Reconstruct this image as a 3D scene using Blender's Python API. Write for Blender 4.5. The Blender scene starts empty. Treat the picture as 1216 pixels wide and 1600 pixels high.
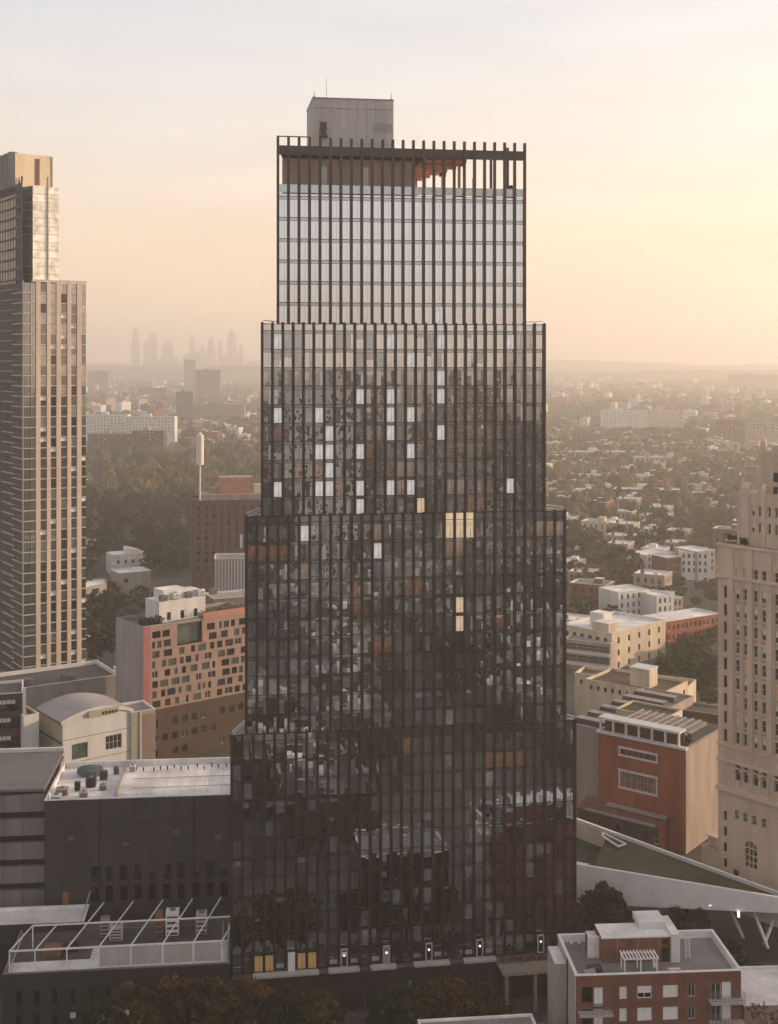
import bpy, math, random
from mathutils import Vector, Matrix
R = math.radians
random.seed(7)
SC = bpy.context.scene
COL = SC.collection
# ---------------------------------------------------------------- camera, sky, sun, exposure
F, CX, HY, CZ = 1960.0, 608.0, 560.0, 107.0      # focal length and horizon of the photograph (its pixels), camera height
HAZE = 2.8e-4                                     # density of the evening air
SUN_AZ, SUN_EL = 76.0, 11.0                       # clockwise from the view direction / above the horizon
cam = bpy.data.cameras.new('camera')
camo = bpy.data.objects.new('camera', cam); COL.objects.link(camo)
cam.sensor_fit = 'VERTICAL'; cam.sensor_height = 36.0
cam.lens = 36.0*F/1600.0
cam.shift_y = -(800.0-HY)/1600.0
cam.clip_start = 1.0; cam.clip_end = 40000.0
camo.location = (0, 0, CZ); camo.rotation_euler = (R(90), 0, 0)
SC.camera = camo
SC.view_settings.view_transform = 'Standard'; SC.view_settings.look = 'None'
SC.view_settings.exposure = 0.2; SC.view_settings.gamma = 1.0
SC.view_settings.use_curve_mapping = False
SC.cycles.use_denoising = True
SC.cycles.max_bounces = 8; SC.cycles.diffuse_bounces = 2; SC.cycles.glossy_bounces = 3
SC.cycles.transmission_bounces = 3; SC.cycles.volume_bounces = 4; SC.cycles.transparent_max_bounces = 8
SC.cycles.sample_clamp_indirect = 6.0

W = bpy.data.worlds.new('World'); SC.world = W; W.use_nodes = True
nt = W.node_tree; nt.nodes.clear()
def N(t, tree=None, **kw):
    n = (tree or nt).nodes.new(t)
    for k, v in kw.items(): setattr(n, k, v)
    return n
def L(a, b, tree=None): (tree or nt).links.new(a, b)
out = N('ShaderNodeOutputWorld'); bg = N('ShaderNodeBackground'); L(bg.outputs[0], out.inputs[0])
bg.inputs[1].default_value = 0.1
sky = N('ShaderNodeTexSky'); sky.sky_type = 'NISHITA'; sky.sun_disc = False
sky.sun_elevation = R(SUN_EL); sky.sun_rotation = R(SUN_AZ)
sky.air_density = 1.2; sky.dust_density = 4.0; sky.ozone_density = 1.0
tc = N('ShaderNodeTexCoord')
sep = N('ShaderNodeSeparateXYZ'); L(tc.outputs['Generated'], sep.inputs[0])
# hazy evening air: colour by height above the horizon, with a warm bloom on the sun's side and a few thin cloud veils
ramp = N('ShaderNodeValToRGB'); L(sep.outputs['Z'], ramp.inputs[0])
cr = ramp.color_ramp
stops = [(0.0, (1.35,.98,.70)), (0.05, (1.02,.735,.51)), (0.10, (.92,.72,.55)), (0.165, (.80,.72,.65)), (0.25, (.66,.67,.69)), (1.0, (.30,.36,.51))]
cr.elements[0].position = 0.0; cr.elements[0].color = (*stops[0][1], 1)
cr.elements[1].position = 1.0; cr.elements[1].color = (*stops[-1][1], 1)
for p, c in stops[1:-1]:
    e = cr.elements.new(p); e.color = (*c, 1)
dotn = N('ShaderNodeVectorMath', operation='DOT_PRODUCT'); L(tc.outputs['Generated'], dotn.inputs[0])
ga, ge = R(40), R(10)
dotn.inputs[1].default_value = (math.sin(ga)*math.cos(ge), math.cos(ga)*math.cos(ge), math.sin(ge))
mx = N('ShaderNodeMath', operation='MAXIMUM'); L(dotn.outputs['Value'], mx.inputs[0]); mx.inputs[1].default_value = 0
pw = N('ShaderNodeMath', operation='POWER'); L(mx.outputs[0], pw.inputs[0]); pw.inputs[1].default_value = 9
glow = N('ShaderNodeMix', data_type='RGBA', blend_type='ADD'); glow.inputs[0].default_value = 1
gs = N('ShaderNodeVectorMath', operation='SCALE'); gs.inputs[0].default_value = (.27, .195, .125); L(pw.outputs[0], gs.inputs['Scale'])
L(ramp.outputs[0], glow.inputs[6]); L(gs.outputs[0], glow.inputs[7])
# the wide bright aureole round the low sun, outside the frame to the right
dot2 = N('ShaderNodeVectorMath', operation='DOT_PRODUCT'); L(tc.outputs['Generated'], dot2.inputs[0])
dot2.inputs[1].default_value = (math.sin(R(SUN_AZ))*math.cos(R(SUN_EL)), math.cos(R(SUN_AZ))*math.cos(R(SUN_EL)), math.sin(R(SUN_EL)))
mx2 = N('ShaderNodeMath', operation='MAXIMUM'); L(dot2.outputs['Value'], mx2.inputs[0]); mx2.inputs[1].default_value = 0
pw2 = N('ShaderNodeMath', operation='POWER'); L(mx2.outputs[0], pw2.inputs[0]); pw2.inputs[1].default_value = 12
gs2 = N('ShaderNodeVectorMath', operation='SCALE'); gs2.inputs[0].default_value = (3.0, 2.0, 1.15); L(pw2.outputs[0], gs2.inputs['Scale'])
glow2 = N('ShaderNodeMix', data_type='RGBA', blend_type='ADD'); glow2.inputs[0].default_value = 1; L(glow.outputs[2], glow2.inputs[6]); L(gs2.outputs[0], glow2.inputs[7]); glow = glow2
# away from the sun the air turns to a paler lavender grey
back = N('ShaderNodeMapRange'); L(sep.outputs['Y'], back.inputs[0])
back.inputs[1].default_value = 0.5; back.inputs[2].default_value = -0.4; back.inputs[3].default_value = 0; back.inputs[4].default_value = 1
bm = N('ShaderNodeMix', data_type='RGBA'); L(back.outputs[0], bm.inputs[0]); L(glow.outputs[2], bm.inputs[6]); bm.inputs[7].default_value = (.745, .735, .755, 1)
bz = N('ShaderNodeMapRange'); L(sep.outputs['Z'], bz.inputs[0]); bz.inputs[1].default_value = .25; bz.inputs[2].default_value = .9; bz.inputs[3].default_value = 1; bz.inputs[4].default_value = .55
bs = N('ShaderNodeVectorMath', operation='SCALE'); L(bm.outputs[2], bs.inputs[0]); L(bz.outputs[0], bs.inputs['Scale'])
cmap = N('ShaderNodeMapping'); L(tc.outputs['Generated'], cmap.inputs[0]); cmap.inputs['Scale'].default_value = (2.6, 2.6, 13)
cn = N('ShaderNodeTexNoise'); L(cmap.outputs[0], cn.inputs['Vector']); cn.inputs['Scale'].default_value = 1.6; cn.inputs['Detail'].default_value = 6
cmr = N('ShaderNodeMapRange'); L(cn.outputs[0], cmr.inputs[0]); cmr.inputs[1].default_value = .3; cmr.inputs[2].default_value = .7; cmr.inputs[3].default_value = 11.2; cmr.inputs[4].default_value = 12.8
bs2 = N('ShaderNodeVectorMath', operation='SCALE'); L(bs.outputs[0], bs2.inputs[0]); L(cmr.outputs[0], bs2.inputs['Scale'])
mixs = N('ShaderNodeMix', data_type='RGBA'); mixs.inputs[0].default_value = 0.85
L(sky.outputs[0], mixs.inputs[6]); L(bs2.outputs[0], mixs.inputs[7])
L(mixs.outputs[2], bg.inputs[0])

sl = bpy.data.lights.new('sun', 'SUN'); sl.energy = 5.0; sl.angle = R(0.6); sl.color = (1.0, .73, .49)
so = bpy.data.objects.new('sun', sl); COL.objects.link(so)
sd = Vector((math.sin(R(SUN_AZ))*math.cos(R(SUN_EL)), math.cos(R(SUN_AZ))*math.cos(R(SUN_EL)), math.sin(R(SUN_EL))))
so.rotation_euler = sd.to_track_quat('Z', 'Y').to_euler(); so.location = sd*400

# ---------------------------------------------------------------- geometry helpers
def XY(px, Y): return Vector(((px-CX)*Y/F, Y, 0))
def Z(py, Y): return CZ-(py-HY)*Y/F
def depth_of(py, z=0.0): return (CZ-z)*F/(py-HY)
def along(px0, Y0, az, px1):
    """metres from the ground point (px0, Y0) along azimuth az until column px1 is reached"""
    k = (px1-CX)/F; X0 = (px0-CX)*Y0/F; a = R(az)
    return (k*Y0-X0)/(math.sin(a)-k*math.cos(a))

def along_in(px0, Y0, az, v, px):
    """the same from a start point set v metres further in (to the left of az)"""
    k = (px-CX)/F; X0 = (px0-CX)*Y0/F+v*math.sin(R(az-90)); Y1 = Y0+v*math.cos(R(az-90)); a = R(az)
    return (k*Y1-X0)/(math.sin(a)-k*math.cos(a))

class MB:
    def __init__(s): s.v = []; s.f = []; s.m = []; s.mats = []
    def mi(s, m):
        if m not in s.mats: s.mats.append(m)
        return s.mats.index(m)
    def poly(s, pts, m):
        b = len(s.v); s.v += [tuple(p) for p in pts]; s.f.append(tuple(range(b, b+len(pts)))); s.m.append(s.mi(m))
    def box(s, x0, x1, y0, y1, z0, z1, m, M=None, top=None, skip=''):
        c = [(x0,y0,z0),(x1,y0,z0),(x1,y1,z0),(x0,y1,z0),(x0,y0,z1),(x1,y0,z1),(x1,y1,z1),(x0,y1,z1)]
        if M is not None: c = [tuple(M @ Vector(p)) for p in c]
        b = len(s.v); s.v += c; k = s.mi(m)
        for nm, q in (('b',(3,2,1,0)),('t',(4,5,6,7)),('f',(0,1,5,4)),('r',(1,2,6,5)),('k',(2,3,7,6)),('l',(3,0,4,7))):
            if nm in skip: continue
            s.f.append(tuple(b+i for i in q)); s.m.append(s.mi(top) if (nm == 't' and top) else k)
    def prism(s, pts, z0, z1, m, top=None, M=None, bottom=True):
        n = len(pts); z0s = z0 if isinstance(z0, (list, tuple)) else [z0]*n; z1s = z1 if isinstance(z1, (list, tuple)) else [z1]*n
        lo = [Vector((p[0], p[1], z)) for p, z in zip(pts, z0s)]; hi = [Vector((p[0], p[1], z)) for p, z in zip(pts, z1s)]
        if M is not None: lo = [M @ p for p in lo]; hi = [M @ p for p in hi]
        for i in range(n):
            j = (i+1) % n; s.poly([lo[i], lo[j], hi[j], hi[i]], m)
        s.poly(hi, top or m)
        if bottom: s.poly(lo[::-1], m)
    def bar(s, p0, p1, r, m, n=6, r1=None):
        p0 = Vector(p0); p1 = Vector(p1); d = (p1-p0); q = d.to_track_quat('Z', 'Y'); r1 = r if r1 is None else r1
        b = len(s.v); k = s.mi(m)
        for p, rr in ((p0, r), (p1, r1)):
            for i in range(n):
                a = 2*math.pi*(i+.5)/n; s.v.append(tuple(p+q @ Vector((rr*math.cos(a), rr*math.sin(a), 0))))
        for i in range(n):
            j = (i+1) % n; s.f.append((b+i, b+j, b+n+j, b+n+i)); s.m.append(k)
        s.f.append(tuple(b+i for i in range(n-1, -1, -1))); s.m.append(k)
        s.f.append(tuple(b+n+i for i in range(n))); s.m.append(k)
    def wall(s, x0, x1, z0, z1, holes, m, M, d=.25, rm=None):
        """a flat wall with real openings and their reveals; x along, y inward, z up"""
        rd = lambda a: round(a, 3)
        hs = [tuple(rd(a) for a in h[:4]) for h in holes if h[0] > x0 and h[1] < x1 and h[2] >= z0 and h[3] <= z1]
        xs = sorted({rd(x0), rd(x1)} | {h[0] for h in hs} | {h[1] for h in hs})
        zs = sorted({rd(z0), rd(z1)} | {h[2] for h in hs} | {h[3] for h in hs})
        ix = {x: i for i, x in enumerate(xs)}; iz = {z: i for i, z in enumerate(zs)}
        cut = set()
        for h in hs:
            for i in range(ix[h[0]], ix[h[1]]):
                for j in range(iz[h[2]], iz[h[3]]): cut.add((i, j))
        b = len(s.v); nz = len(zs); k = s.mi(m); kr = s.mi(rm or m)
        s.v += [tuple(M @ Vector((x, 0, z))) for x in xs for z in zs]
        id_ = lambda i, j: b+i*nz+j
        for i in range(len(xs)-1):
            for j in range(nz-1):
                if (i, j) not in cut: s.f.append((id_(i,j), id_(i+1,j), id_(i+1,j+1), id_(i,j+1))); s.m.append(k)
        for h in hs:
            a = [(h[0],h[2]),(h[1],h[2]),(h[1],h[3]),(h[0],h[3])]
            for q in range(4):
                p, r = a[q], a[(q+1) % 4]
                s.poly([M @ Vector((p[0],0,p[1])), M @ Vector((p[0],d,p[1])), M @ Vector((r[0],d,r[1])), M @ Vector((r[0],0,r[1]))], rm or m)
    def mesh(s, name):
        me = bpy.data.meshes.new(name); me.from_pydata(s.v, [], s.f)
        for m in s.mats: me.materials.append(m)
        me.polygons.foreach_set('material_index', s.m); me.update()
        return me
    def build(s, name, parent=None, M=None):
        return link(name, s.mesh(name), parent, M)

def link(name, data, parent=None, M=None):
    o = bpy.data.objects.new(name, data); COL.objects.link(o)
    if parent is not None: o.parent = parent
    if M is not None: o.matrix_local = M
    return o
def tag(o, label=None, cat=None, group=None, kind=None):
    if label: o['label'] = label
    if cat: o['category'] = cat
    if group: o['group'] = group
    if kind: o['kind'] = kind
    return o
def thing(name, label, cat, px=None, Y=None, az=90, loc=None, group=None):
    o = bpy.data.objects.new(name, None); COL.objects.link(o); o.empty_display_size = 2
    o.location = loc if loc is not None else XY(px, Y); o.rotation_euler = (0, 0, R(90-az))
    return tag(o, label, cat, group)
def T(x=0, y=0, z=0): return Matrix.Translation((x, y, z))
def RZ(a): return Matrix.Rotation(R(a), 4, 'Z')
def face_right(Lx): return T(Lx, 0, 0) @ RZ(90)
def face_left(D): return T(0, D, 0) @ RZ(-90)
def copy_tree(o, parent=None):
    c = o.copy(); COL.objects.link(c)
    if parent is not None: c.parent = parent
    for ch in o.children: copy_tree(ch, c)
    return c

# ---------------------------------------------------------------- materials
def mat(name, c, rough=.8, var=.18, scale=.35, metal=0.0, spec=.3, fine=0.12, streak=False, objvar=0.0, bump=0.0):
    m = bpy.data.materials.new(name); m.use_nodes = True; t = m.node_tree; p = t.nodes['Principled BSDF']
    p.inputs['Roughness'].default_value = rough; p.inputs['Metallic'].default_value = metal
    p.inputs['Specular IOR Level'].default_value = spec
    if var <= 0 and fine <= 0:
        p.inputs['Base Color'].default_value = (*c, 1); return m
    co = N('ShaderNodeTexCoord', t); mp = N('ShaderNodeMapping', t); L(co.outputs['Object'], mp.inputs[0], t)
    mp.inputs['Scale'].default_value = (1, 1, .18) if streak else (1, 1, 1)
    n1 = N('ShaderNodeTexNoise', t); n1.inputs['Scale'].default_value = scale; n1.inputs['Detail'].default_value = 5; L(mp.outputs[0], n1.inputs['Vector'], t)
    n2 = N('ShaderNodeTexNoise', t); n2.inputs['Scale'].default_value = scale*11; n2.inputs['Detail'].default_value = 3; L(co.outputs['Object'], n2.inputs['Vector'], t)
    a1 = N('ShaderNodeMapRange', t); L(n1.outputs[0], a1.inputs[0], t); a1.inputs[1].default_value = .3; a1.inputs[2].default_value = .7
    a1.inputs[3].default_value = 1-var; a1.inputs[4].default_value = 1+var
    a2 = N('ShaderNodeMapRange', t); L(n2.outputs[0], a2.inputs[0], t); a2.inputs[1].default_value = .3; a2.inputs[2].default_value = .7
    a2.inputs[3].default_value = 1-fine; a2.inputs[4].default_value = 1+fine
    mu = N('ShaderNodeMath', t, operation='MULTIPLY'); L(a1.outputs[0], mu.inputs[0], t); L(a2.outputs[0], mu.inputs[1], t)
    last = mu.outputs[0]
    if objvar > 0:
        oi = N('ShaderNodeObjectInfo', t); a3 = N('ShaderNodeMapRange', t); L(oi.outputs['Random'], a3.inputs[0], t)
        a3.inputs[3].default_value = 1-objvar; a3.inputs[4].default_value = 1+objvar
        m3 = N('ShaderNodeMath', t, operation='MULTIPLY'); L(last, m3.inputs[0], t); L(a3.outputs[0], m3.inputs[1], t); last = m3.outputs[0]
    sc = N('ShaderNodeVectorMath', t, operation='SCALE'); sc.inputs[0].default_value = c; L(last, sc.inputs['Scale'], t)
    L(sc.outputs[0], p.inputs['Base Color'], t)
    if bump:
        b = N('ShaderNodeBump', t); b.inputs['Strength'].default_value = bump; L(n2.outputs[0], b.inputs['Height'], t); L(b.outputs[0], p.inputs['Normal'], t)
    return m
def emit(name, c, e):
    m = bpy.data.materials.new(name); m.use_nodes = True; t = m.node_tree; p = t.nodes['Principled BSDF']
    p.inputs['Base Color'].default_value = (*[x*.6 for x in c], 1); p.inputs['Roughness'].default_value = .3
    co = N('ShaderNodeTexCoord', t); n1 = N('ShaderNodeTexNoise', t); n1.inputs['Scale'].default_value = .7; L(co.outputs['Object'], n1.inputs['Vector'], t)
    a1 = N('ShaderNodeMapRange', t); L(n1.outputs[0], a1.inputs[0], t); a1.inputs[1].default_value = .3; a1.inputs[2].default_value = .7; a1.inputs[3].default_value = e*.55; a1.inputs[4].default_value = e*1.35
    p.inputs['Emission Color'].default_value = (*c, 1); L(a1.outputs[0], p.inputs['Emission Strength'], t)
    return m
def glass(name, tint, refl, rough=.03, wave=0.0, cool=(1, .985, .965)):
    """coated window glass: a mirror coat over a dark room"""
    m = bpy.data.materials.new(name); m.use_nodes = True; t = m.node_tree; t.nodes.remove(t.nodes['Principled BSDF'])
    o = t.nodes['Material Output']; g = N('ShaderNodeBsdfGlossy', t); d = N('ShaderNodeBsdfDiffuse', t); mixn = N('ShaderNodeMixShader', t)
    g.inputs['Color'].default_value = (*cool, 1); g.inputs['Roughness'].default_value = rough
    co = N('ShaderNodeTexCoord', t); n1 = N('ShaderNodeTexNoise', t); n1.inputs['Scale'].default_value = .45; n1.inputs['Detail'].default_value = 2
    L(co.outputs['Object'], n1.inputs['Vector'], t)
    v = N('ShaderNodeVectorMath', t, operation='SCALE'); v.inputs[0].default_value = [x*2 for x in tint]; L(n1.outputs[0], v.inputs['Scale'], t); L(v.outputs[0], d.inputs['Color'], t)
    if wave:   # slight roller waviness of the panes
        n2 = N('ShaderNodeTexNoise', t); n2.inputs['Scale'].default_value = .55; n2.inputs['Detail'].default_value = 1; L(co.outputs['Object'], n2.inputs['Vector'], t)
        bp = N('ShaderNodeBump', t); bp.inputs['Strength'].default_value = wave; bp.inputs['Distance'].default_value = .05; L(n2.outputs[0], bp.inputs['Height'], t); L(bp.outputs[0], g.inputs['Normal'], t)
    lw = N('ShaderNodeLayerWeight', t); lw.inputs['Blend'].default_value = .25
    mr = N('ShaderNodeMapRange', t); L(lw.outputs['Fresnel'], mr.inputs[0], t); mr.inputs[3].default_value = refl; mr.inputs[4].default_value = 1
    L(mr.outputs[0], mixn.inputs[0], t); L(d.outputs[0], mixn.inputs[1], t); L(g.outputs[0], mixn.inputs[2], t); L(mixn.outputs[0], o.inputs[0], t)
    return m
M_ = {}
def defm(k, *a, **kw): M_[k] = mat(k, *a, **kw)
defm('bronze', (.066,.056,.050), rough=.42, metal=.75, var=.12, scale=.2)
defm('bronze_dark', (.020,.017,.015), rough=.6, var=.1)
defm('mast_panel', (.46,.43,.41), var=.12, streak=True)
defm('concrete', (.30,.27,.25), var=.15, streak=True)
defm('pale_panel', (.42,.39,.37), var=.12, streak=True, scale=.5)
defm('grey_panel', (.16,.15,.155), var=.12, streak=True, scale=.4)
defm('dark_grey_brick', (.050,.046,.047), var=.24, streak=True, scale=.4, fine=.2)
defm('charcoal', (.035,.032,.033), var=.14, scale=.5)
defm('black', (.012,.011,.011), var=.1)
defm('white_metal', (.74,.71,.69), rough=.5, var=.08)
defm('white_roof', (.74,.70,.68), var=.26, scale=.16, fine=.1)
defm('grey_roof', (.22,.20,.195), var=.22, scale=.3)
defm('flank', (.10,.088,.092), var=.12, streak=True)
defm('dusk_roof', (.155,.145,.145), var=.12, scale=.2)
defm('dark_roof', (.085,.078,.075), var=.25, scale=.3)
defm('limestone', (.58,.44,.35), var=.18, streak=True, scale=.3)
defm('limestone_trim', (.60,.47,.385), var=.12)
defm('buff_pier', (.56,.455,.375), var=.10, streak=True)
defm('cream_wall', (.56,.465,.35), var=.18, streak=True)
defm('dusk_concrete', (.19,.178,.18), var=.2, streak=True)
defm('red_brick', (.29,.085,.047), var=.24, streak=True, scale=.4, fine=.2)
defm('brick_side', (.34,.275,.24), var=.2, streak=True)
defm('dusk_brick', (.115,.07,.055), var=.16, scale=.5, fine=.2, streak=True)
defm('brown_brick', (.075,.044,.034), var=.16, scale=.5, fine=.2)
defm('rust_brick', (.17,.075,.055), var=.24, scale=.6, fine=.22)
defm('painted_side', (.42,.36,.33), var=.10, streak=True)
defm('orange_panel', (.30,.212,.172), var=.12, scale=.25)
defm('pink_panel', (.33,.125,.12), var=.12)
defm('coral_panel', (.42,.20,.15), var=.1)
defm('sage_panel', (.40,.37,.28), var=.10, streak=True)
defm('white_stucco', (.62,.61,.60), var=.10, streak=True, scale=.4)
defm('vault_roof', (.33,.30,.30), rough=.5, var=.12, streak=True)
defm('copper', (.46,.21,.11), rough=.4, metal=.3, var=.15)
defm('copper_dull', (.42,.30,.26), var=.15)
defm('cap_cream', (.74,.60,.41), var=.10, streak=True)
defm('wood_dark', (.10,.055,.035), var=.2)
defm('green_roof', (.058,.054,.023), var=.35, scale=.22, fine=.3)
defm('lawn', (.045,.05,.018), var=.3, scale=.3, fine=.3)
defm('asphalt', (.045,.042,.040), var=.2, scale=.15)
defm('paving', (.14,.13,.12), var=.15)
defm('paint', (.7,.68,.64), var=.15)
defm('soil', (.072,.066,.056), var=.4, scale=.02, fine=.3)
defm('bark', (.07,.05,.035), var=.25, scale=2)
defm('teal_tank', (.075,.10,.095), var=.12)
defm('pipe_white', (.66,.60,.52), rough=.5, var=.08)
defm('orange_paint', (.28,.12,.05), var=.1)
defm('blind', (.80,.78,.76), rough=.6, var=.05, fine=.03)
PANE_TONES = (('added_blind_grey', (.24,.245,.25)), ('added_blind_beige', (.24,.20,.16)), ('added_blind_slate', (.15,.18,.195)), ('added_blind_brown', (.11,.075,.06)), ('added_blind_pale', (.40,.39,.38)), ('blind_reflection_cream', (.55,.42,.30)), ('reflection_rust', (.36,.16,.09)))  # cream and rust tones mostly paint reflections of sunlit buildings
defm('frame_light', (.50,.47,.44), rough=.5, var=.05)
defm('frame_dark', (.05,.045,.045), rough=.5, var=.05)
def leaf_def(k, c, obj): M_[k] = mat(k, c, rough=.75, var=.28 if k.startswith('park') else .45, scale=.22, fine=.15 if k.startswith('park') else .35, objvar=obj, spec=.15)
leaf_def('leaf_dark', (.022,.028,.012), 0); leaf_def('leaf_olive', (.050,.045,.016), 0); leaf_def('leaf_rust', (.075,.040,.016), 0); leaf_def('leaf_green', (.035,.045,.014), 0)
leaf_def('leaf_brown', (.060,.036,.018), 0); leaf_def('leaf_gold', (.16,.12,.025), 0); leaf_def('leaf_deep', (.035,.050,.018), 0)
leaf_def('park_deep', (.034,.038,.017), .3); leaf_def('park_olive', (.080,.070,.026), .3); leaf_def('park_gold', (.145,.105,.036), .25); leaf_def('park_brown', (.10,.068,.034), .3)
CO = (.90, .96, 1.0)
M_['glass'] = glass('tower_glass', (.010,.011,.012), .70, .012, .12, CO)
M_['glass_mid'] = glass('tower_glass_middle', (.012,.012,.012), .50, .012, .12, (.95,.97,1))  # mirrors less below eye level, to darken the reflected haze
M_['glass_clear'] = glass('tower_glass_upper', (.012,.012,.013), .70, .015, .06, (.97,.985,1))
for _k, _c in PANE_TONES: M_[_k] = glass(_k, _c, .38, .02, .12, CO)
M_['glass_dark'] = glass('dark_window_glass', (.010,.009,.009), .05, .05)
M_['glass_dim'] = glass('spandrel_glass', (.010,.010,.011), .45, .05, .2, CO)
M_['glass_city'] = glass('window_glass', (.020,.018,.018), .16, .05)
M_['glass_pale'] = glass('pale_window_glass', (.18,.17,.16), .30, .08)
M_['glass_green'] = glass('green_curtain_glass', (.085,.12,.095), .30, .05)
M_['glass_cream'] = glass('cream_curtain_glass', (.86,.80,.66), .14, .1)
M_['glow_warm'] = emit('warm_reflection_and_room', (1.0,.77,.50), .36)  # on the tower a painted reflection of sunlit buildings, elsewhere lit rooms
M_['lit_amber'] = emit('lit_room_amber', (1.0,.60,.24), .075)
M_['glow_blind'] = emit('blind_glow_white', (1.0,.96,.92), .30)  # white blinds with a glow added to brighten them
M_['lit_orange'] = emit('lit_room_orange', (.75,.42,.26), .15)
M_['lit_white'] = emit('lit_lamp_white', (1.0,.93,.85), 1.6)
g = M_

# ---------------------------------------------------------------- windows, walls, roofs
WCACHE = {}
def window_mesh(w, h, style):
    key = (round(w, 2), round(h, 2), style)
    if key not in WCACHE:
        b = MB(); st = STYLES[style]; f = st.get('f', .07); y = 0.0
        b.poly([(0,y,0),(w,y,0),(w,y,h),(0,y,h)], st['pane'])
        fm = st['frame']
        for (x0, x1, z0, z1) in ((0,f,0,h),(w-f,w,0,h),(f,w-f,0,f),(f,w-f,h-f,h)): b.box(x0,x1,-.06,-.004,z0,z1,fm,skip='k')
        if st.get('v'):
            for k in range(1, st['v']+1):
                xx = w*k/(st['v']+1); b.box(xx-f*.4,xx+f*.4,-.05,-.004,f,h-f,fm,skip='k')
        if st.get('h'):
            zz = h*st['h']; b.box(f,w-f,-.045,-.004,zz-f*.4,zz+f*.4,fm,skip='k')
        if st.get('sill'): b.box(-.08,w+.08,-.32,-.004,-.14,-.005,st['sill'],skip='k')
        if st.get('blind'):
            b.poly([(f,-.012,h*(1-st['blind'])),(w-f,-.012,h*(1-st['blind'])),(w-f,-.012,h-f),(f,-.012,h-f)], st.get('bm', M_['blind']))
        WCACHE[key] = b.mesh('window')
    return WCACHE[key]
def mk(pane, frame, **k): return dict(pane=M_[pane], frame=M_[frame], **k)
STYLES = {
 'dark': mk('glass_city','frame_dark', h=.5), 'pale': mk('glass_pale','frame_light', v=1, sill=M_['frame_light']),
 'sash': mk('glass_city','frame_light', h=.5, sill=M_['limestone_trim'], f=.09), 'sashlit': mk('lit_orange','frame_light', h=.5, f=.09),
 'sashblind': mk('glass_city','frame_light', h=.5, f=.09, blind=.55),
 'plain': mk('glass_dark','frame_dark'), 'plainblind': mk('glass_city','frame_dark', blind=.4),
 'double': mk('glass_city','frame_light', v=1, f=.1), 'doubleblind': mk('glass_city','frame_light', v=1, f=.1, blind=.9),
 'white': mk('blind','white_metal', v=1, f=.14), 'halfwhite': mk('glass_dark','white_metal', v=1, f=.12, blind=.6), 'lit': mk('glow_warm','frame_dark', h=.5),
 'grid': mk('glass_city','frame_light', v=3, h=.5, f=.12), 'pane_pale': mk('glass_pale','frame_dark', h=.5), 'greenish': mk('glass_green','frame_dark', v=1),
}
def windows(root, M, rects, styles, d=.22, limit=100, name='window'):
    """each opening gets its own window object; past the limit the rest is one object"""
    rest = MB()
    for i, r in enumerate(rects):
        st = r[4] if len(r) > 4 else (styles if isinstance(styles, str) else random.choice(styles))
        me = window_mesh(r[1]-r[0], r[3]-r[2], st)
        Mx = M @ T(r[0], d, r[2])
        if i < limit: link(name, me, root, Mx)
        else:
            b = len(rest.v); rest.v += [tuple(Mx @ v.co) for v in me.vertices]
            for p in me.polygons:
                rest.f.append(tuple(b+k for k in p.vertices)); rest.m.append(rest.mi(me.materials[p.material_index]))
    if rest.f: tag(rest.build(name, root), kind='stuff')
def grid(x0, x1, n, w, zs, h):
    st = (x1-x0)/n
    return [(x0+st*(i+.5)-w/2, x0+st*(i+.5)+w/2, z, z+h) for z in zs for i in range(n)]
def flat_roof(b, Lx, D, H, par, roofm, copm, t=.3, x0=0, y0=0):
    b.poly([(x0+t,y0+t,H-par),(x0+Lx-t,y0+t,H-par),(x0+Lx-t,y0+D-t,H-par),(x0+t,y0+D-t,H-par)], roofm)
    for (a0,a1,c0,c1) in ((-.1,Lx+.1,-.1,t),(-.1,Lx+.1,D-t,D+.1),(-.1,t,t,D-t),(Lx-t,Lx+.1,t,D-t)):
        b.box(x0+a0,x0+a1,y0+c0,y0+c1,H,H+.14,copm)
    for q in ([(t,t),(Lx-t,t)],[(Lx-t,t),(Lx-t,D-t)],[(Lx-t,D-t),(t,D-t)],[(t,D-t),(t,t)]):
        (ax,ay),(bx,by) = q
        b.poly([(x0+ax,y0+ay,H),(x0+bx,y0+by,H),(x0+bx,y0+by,H-par),(x0+ax,y0+ay,H-par)], copm)
def block(name, label, cat, px, Y, az, Lx, D, H, wm, roofm='grey_roof', copm='concrete', front=(), right=(), left=(), st='dark', par=.8, d=.22, rm=None, group=None, z0=0, sidem=None, leftm=None):
    root = thing(name, label, cat, px, Y, az, group=group)
    b = MB(); I = Matrix.Identity(4)
    b.wall(0, Lx, z0, H, front, g[wm], I, d, rm and g[rm]); b.wall(0, D, z0, H, right, g[sidem or wm], face_right(Lx), d, rm and g[rm])
    b.wall(0, D, z0, H, left, g[leftm or wm], face_left(D), d, rm and g[rm]); b.wall(0, Lx, z0, H, [], g[wm], T(Lx, D, 0) @ RZ(180))
    b.build('wall', root)
    r = MB(); flat_roof(r, Lx, D, H, par, g[roofm], g[copm]); r.build('roof', root)
    lim = 100
    for M, rr in ((I, front), (face_right(Lx), right), (face_left(D), left)):
        if rr: windows(root, M, list(rr), st, d, lim); lim = max(0, lim-len(rr))
    return root
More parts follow.
